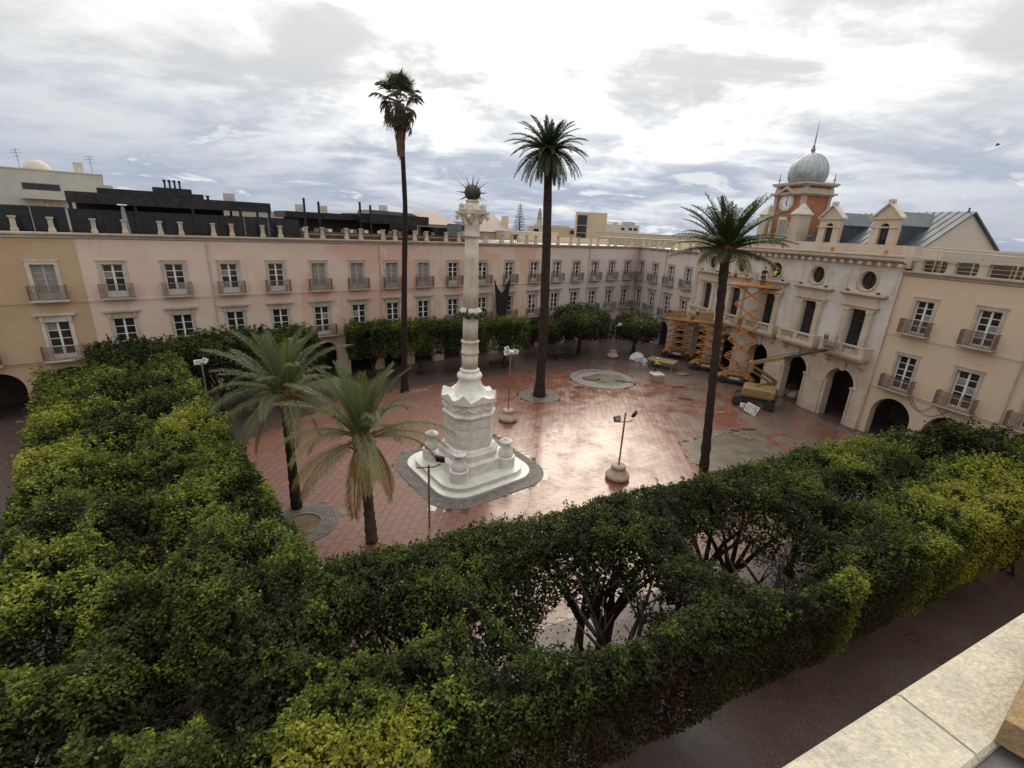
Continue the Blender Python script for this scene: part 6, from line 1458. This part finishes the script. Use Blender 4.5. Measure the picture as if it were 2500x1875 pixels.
def pallet(label, x, y, z, rot, tilt):
    t = thing('pallet', label, 'pallet', (x, y, z), 0); t.rotation_euler = (tilt, 0, rot)
    pk = M().box(-.6, .6, -.045, .045, 0, .02).mesh('plank', 'wood')
    for k in range(6): link('plank', pk, t, (0, -.4 + k * .16, .12))
    for xx in (-.55, 0, .55): build(M().box(xx - .05, xx + .05, -.45, .45, .02, .119), 'bearer', 'wood', t)
    return t
pallet('wooden pallet leaning in the second town hall arch', 29.0, 46.2, .5, R(25), R(75))
pallet('wooden pallet lying near the orange lift', 19.2, 50.6, .02, R(20), 0)
for k, (x_, y_, rz, L, lab) in enumerate(((15.4, 45.6, .5, .7, 'short plank beside the stone planter'), (17.2, 45.9, .1, 1.2, 'pale plank on the grey ground in front of the tall lift'), (16.7, 42.3, -.4, 1.4, 'long board lying on the plaza left of the palm trunk'), (18.7, 38.9, .2, 1.1, 'dark plank right of the palm trunk'), (18.3, 35.05, -.2, .7, 'small dark board on the cement patch edge'), (19.6, 35.45, .1, 1.2, 'dark board at the end of the cement patch'), (18.6, 33.6, -.6, .6, 'short dark scrap of board on the red tiles'), (6.8, 44.3, .1, .9, 'dark slat in front of the dry basin'), (11.8, 46.9, -.3, 2.0, 'long dark board lying in the pale basin'), (9.6, 46.6, .2, .6, 'short dark slat in the pale basin'))):
    tag(build(M().box(-L / 2, L / 2, -.11, .11, 0, .05).box(-L / 2 + .1, L / 2 - .05, -.02, .16, .051, .09), 'plank', 'machine_dark' if k % 3 else 'wood', None, (x_, y_, .03), rz), lab, 'plank')
sb = thing('site_sign', 'white notice boards propped up in front of the boom lift', 'sign', (21.3, 39.1, .02), R(-50))
bd = build(M().box(-.55, .55, -.02, .02, .1, .95), 'board', 'plastic_white', sb, (0, 0, 0), (R(-25), R(12), 0))
tx_ = M()
for r_ in range(5):
    for c_ in range(4): tx_.box(-.45 + .24 * c_, -.45 + .24 * c_ + .12 + .03 * ((r_ + c_) % 3), -.026, -.0205, .2 + .14 * r_, .25 + .14 * r_)
build(tx_, 'print', 'lamp_black', bd)
build(M().box(-.3, .3, -.02, .02, .25, .7), 'board', 'plastic_white', sb, (-.75, .45, 0), (R(-10), 0, .4))
build(M().box(-.5, -.46, .1, .14, 0, .9).box(.46, .5, .1, .14, 0, .9), 'leg', 'steel', sb)
# dark curved benches under the far trees
for x_, y_, rz, lab in ((6.3, 55.0, .3, 'dark oval bench under the big round ficus'), (-1.4, 51.0, .35, 'dark bench box behind the slender lamp post')):
    t = thing('bench', lab, 'bench', (x_, y_, 0), rz, 'dark benches under the far trees')
    ring = lambda a, b_, z_: [(a * math.cos(2 * PI * i / 24), b_ * math.sin(2 * PI * i / 24), z_) for i in range(24)]
    build(M().loft([ring(1.35, .75, 0), ring(1.35, .75, .42)]), 'base', 'machine_dark', t); build(M().loft([ring(1.5, .9, .422), ring(1.5, .9, .5)]), 'seat', 'black_metal', t)
# black cloth hung from a balcony
bc = []
U0c, U1c = 40.35, 43.0
for j in range(15):
    f_ = j / 14; row = []
    for i in range(13):
        s_ = i / 12
        top_ = 9.5 - 2.2 * (1 - abs(2 * s_ - .92) ** 1.1) if s_ < .96 else 8.9
        zz = top_ + (4.3 - top_) * f_
        uu = U0c + (U1c - U0c) * s_; uu = uu + (41.75 - uu) * (.42 * f_ ** .7)
        row.append((uu, -.72 - .09 * math.sin(i * 1.9 + f_ * 2), zz))
    bc += row
cm = M().add(bc, [(j * 13 + i, j * 13 + i + 1, (j + 1) * 13 + i + 1, (j + 1) * 13 + i) for j in range(14) for i in range(12)])
cm2 = M().add([(p[0], p[1] + .02, p[2]) for p in bc], [(j * 13 + i, (j + 1) * 13 + i, (j + 1) * 13 + i + 1, j * 13 + i + 1) for j in range(14) for i in range(12)]); cm.add(cm2.v, cm2.f)
tag(build(cm, 'black_cloth', 'black_cloth', None, tuple(PA), angA, smooth=True), 'black cloth hung in a V shape between balconies of the salmon building', 'cloth')
# bird
bd = thing('bird', 'small dark bird flying in the sky to the right', 'bird', (40.7, 45.05, 23.5), R(50))
build(M().lathe([(.005, -.18), (.05, -.1), (.06, 0), (.045, .1), (.035, .14), (.004, .2)], 10).xform(Matrix.Rotation(R(80), 4, 'X')), 'body', 'machine_dark', bd, smooth=True)
for sd in (-1, 1): build(M().loft([[(0, -.06, 0), (0, .08, 0), (0, .08, .012), (0, -.06, .012)], [(sd * .2, -.03, .1), (sd * .2, .09, .1), (sd * .2, .09, .11), (sd * .2, -.03, .11)], [(sd * .42, -.08, .06), (sd * .42, -.05, .06), (sd * .42, -.05, .065), (sd * .42, -.08, .065)]]), 'wing', 'machine_dark', bd)

# ------------------------------------------------------------------ the parapet in front of the camera
NB = thing('parapet', 'pale sandstone parapet coping of the near building at lower right', 'parapet', (0, 0, 0))
ed = Vector((.9026, .4305, 0)).normalized(); en = Vector((-ed.y, ed.x, 0)); e0p = Vector((.954, 1.093, 0))
def EP(s_, t_, z_): p = e0p + ed * s_ - en * t_; return (p.x, p.y, z_)
zc_ = 13.12
cuts = [-9, -7.4, -5.8, -4.3, -2.7, -.9, .70, 2.25, 3.6, 5.2, 6.6, 8]
for a_, b_ in zip(cuts, cuts[1:]):
    g_ = .003; rings = []
    for z_, e_ in ((zc_ - .13, 0), (zc_ - .015, 0), (zc_, .012)):
        rings.append([EP(a_ + g_ + e_ * .3, e_, z_), EP(b_ - g_ - e_ * .3, e_, z_), EP(b_ - g_ - e_ * .3, .262 - e_, z_), EP(a_ + g_ + e_ * .3, .262 - e_, z_)])
    build(M().loft(rings), 'coping_stone', 'coping', NB)
build(M().loft([[EP(-9, .1, 0), EP(8, .1, 0), EP(8, .6, 0), EP(-9, .6, 0)], [EP(-9, .1, zc_ - .132), EP(8, .1, zc_ - .132), EP(8, .6, zc_ - .132), EP(-9, .6, zc_ - .132)]]), 'wall', 'stucco_cream', NB)
for k_, s_ in enumerate((.82, 3.0, 5.2)):   # foot blocks of the balustrade, slightly askew
    build(M().loft([[EP(s_, .252, z_), EP(s_ + 1.2, .06 + .01, z_) if False else EP(s_ + 1.1, .075, z_), EP(s_ + 1.18, .50, z_), EP(s_ + .1, .66, z_)] for z_ in (zc_ + .002, zc_ + .11)]), 'foot_block', 'coping_brown', NB)
build(M().loft([[EP(-9, .601, 0), EP(8, .601, 0), EP(8, 10, 0), EP(-9, 10, 0)], [EP(-9, .601, 12.95), EP(8, .601, 12.95), EP(8, 10, 12.95), EP(-9, 10, 12.95)]]), 'roof_deck', 'concrete_grey', NB)
build(M().loft([[EP(-9, .264, zc_ - .13), EP(8, .264, zc_ - .13), EP(8, .6, zc_ - .13), EP(-9, .6, zc_ - .13)], [EP(-9, .264, zc_ - .05), EP(8, .264, zc_ - .05), EP(8, .6, zc_ - .05), EP(-9, .6, zc_ - .05)]]), 'ledge', 'concrete_grey', NB)
nb2 = thing('near_building', 'plain rendered building the parapet belongs to, along the street', 'building', (0, 0, 0))
for a_, b_ in ((-34, -9.01), (8.01, 42)):
    build(M().loft([[EP(a_, .05, 0), EP(b_, .05, 0), EP(b_, 10, 0), EP(a_, 10, 0)], [EP(a_, .05, 13.7), EP(b_, .05, 13.7), EP(b_, 10, 13.7), EP(a_, 10, 13.7)]]), 'wall', 'stucco_cream', nb2)
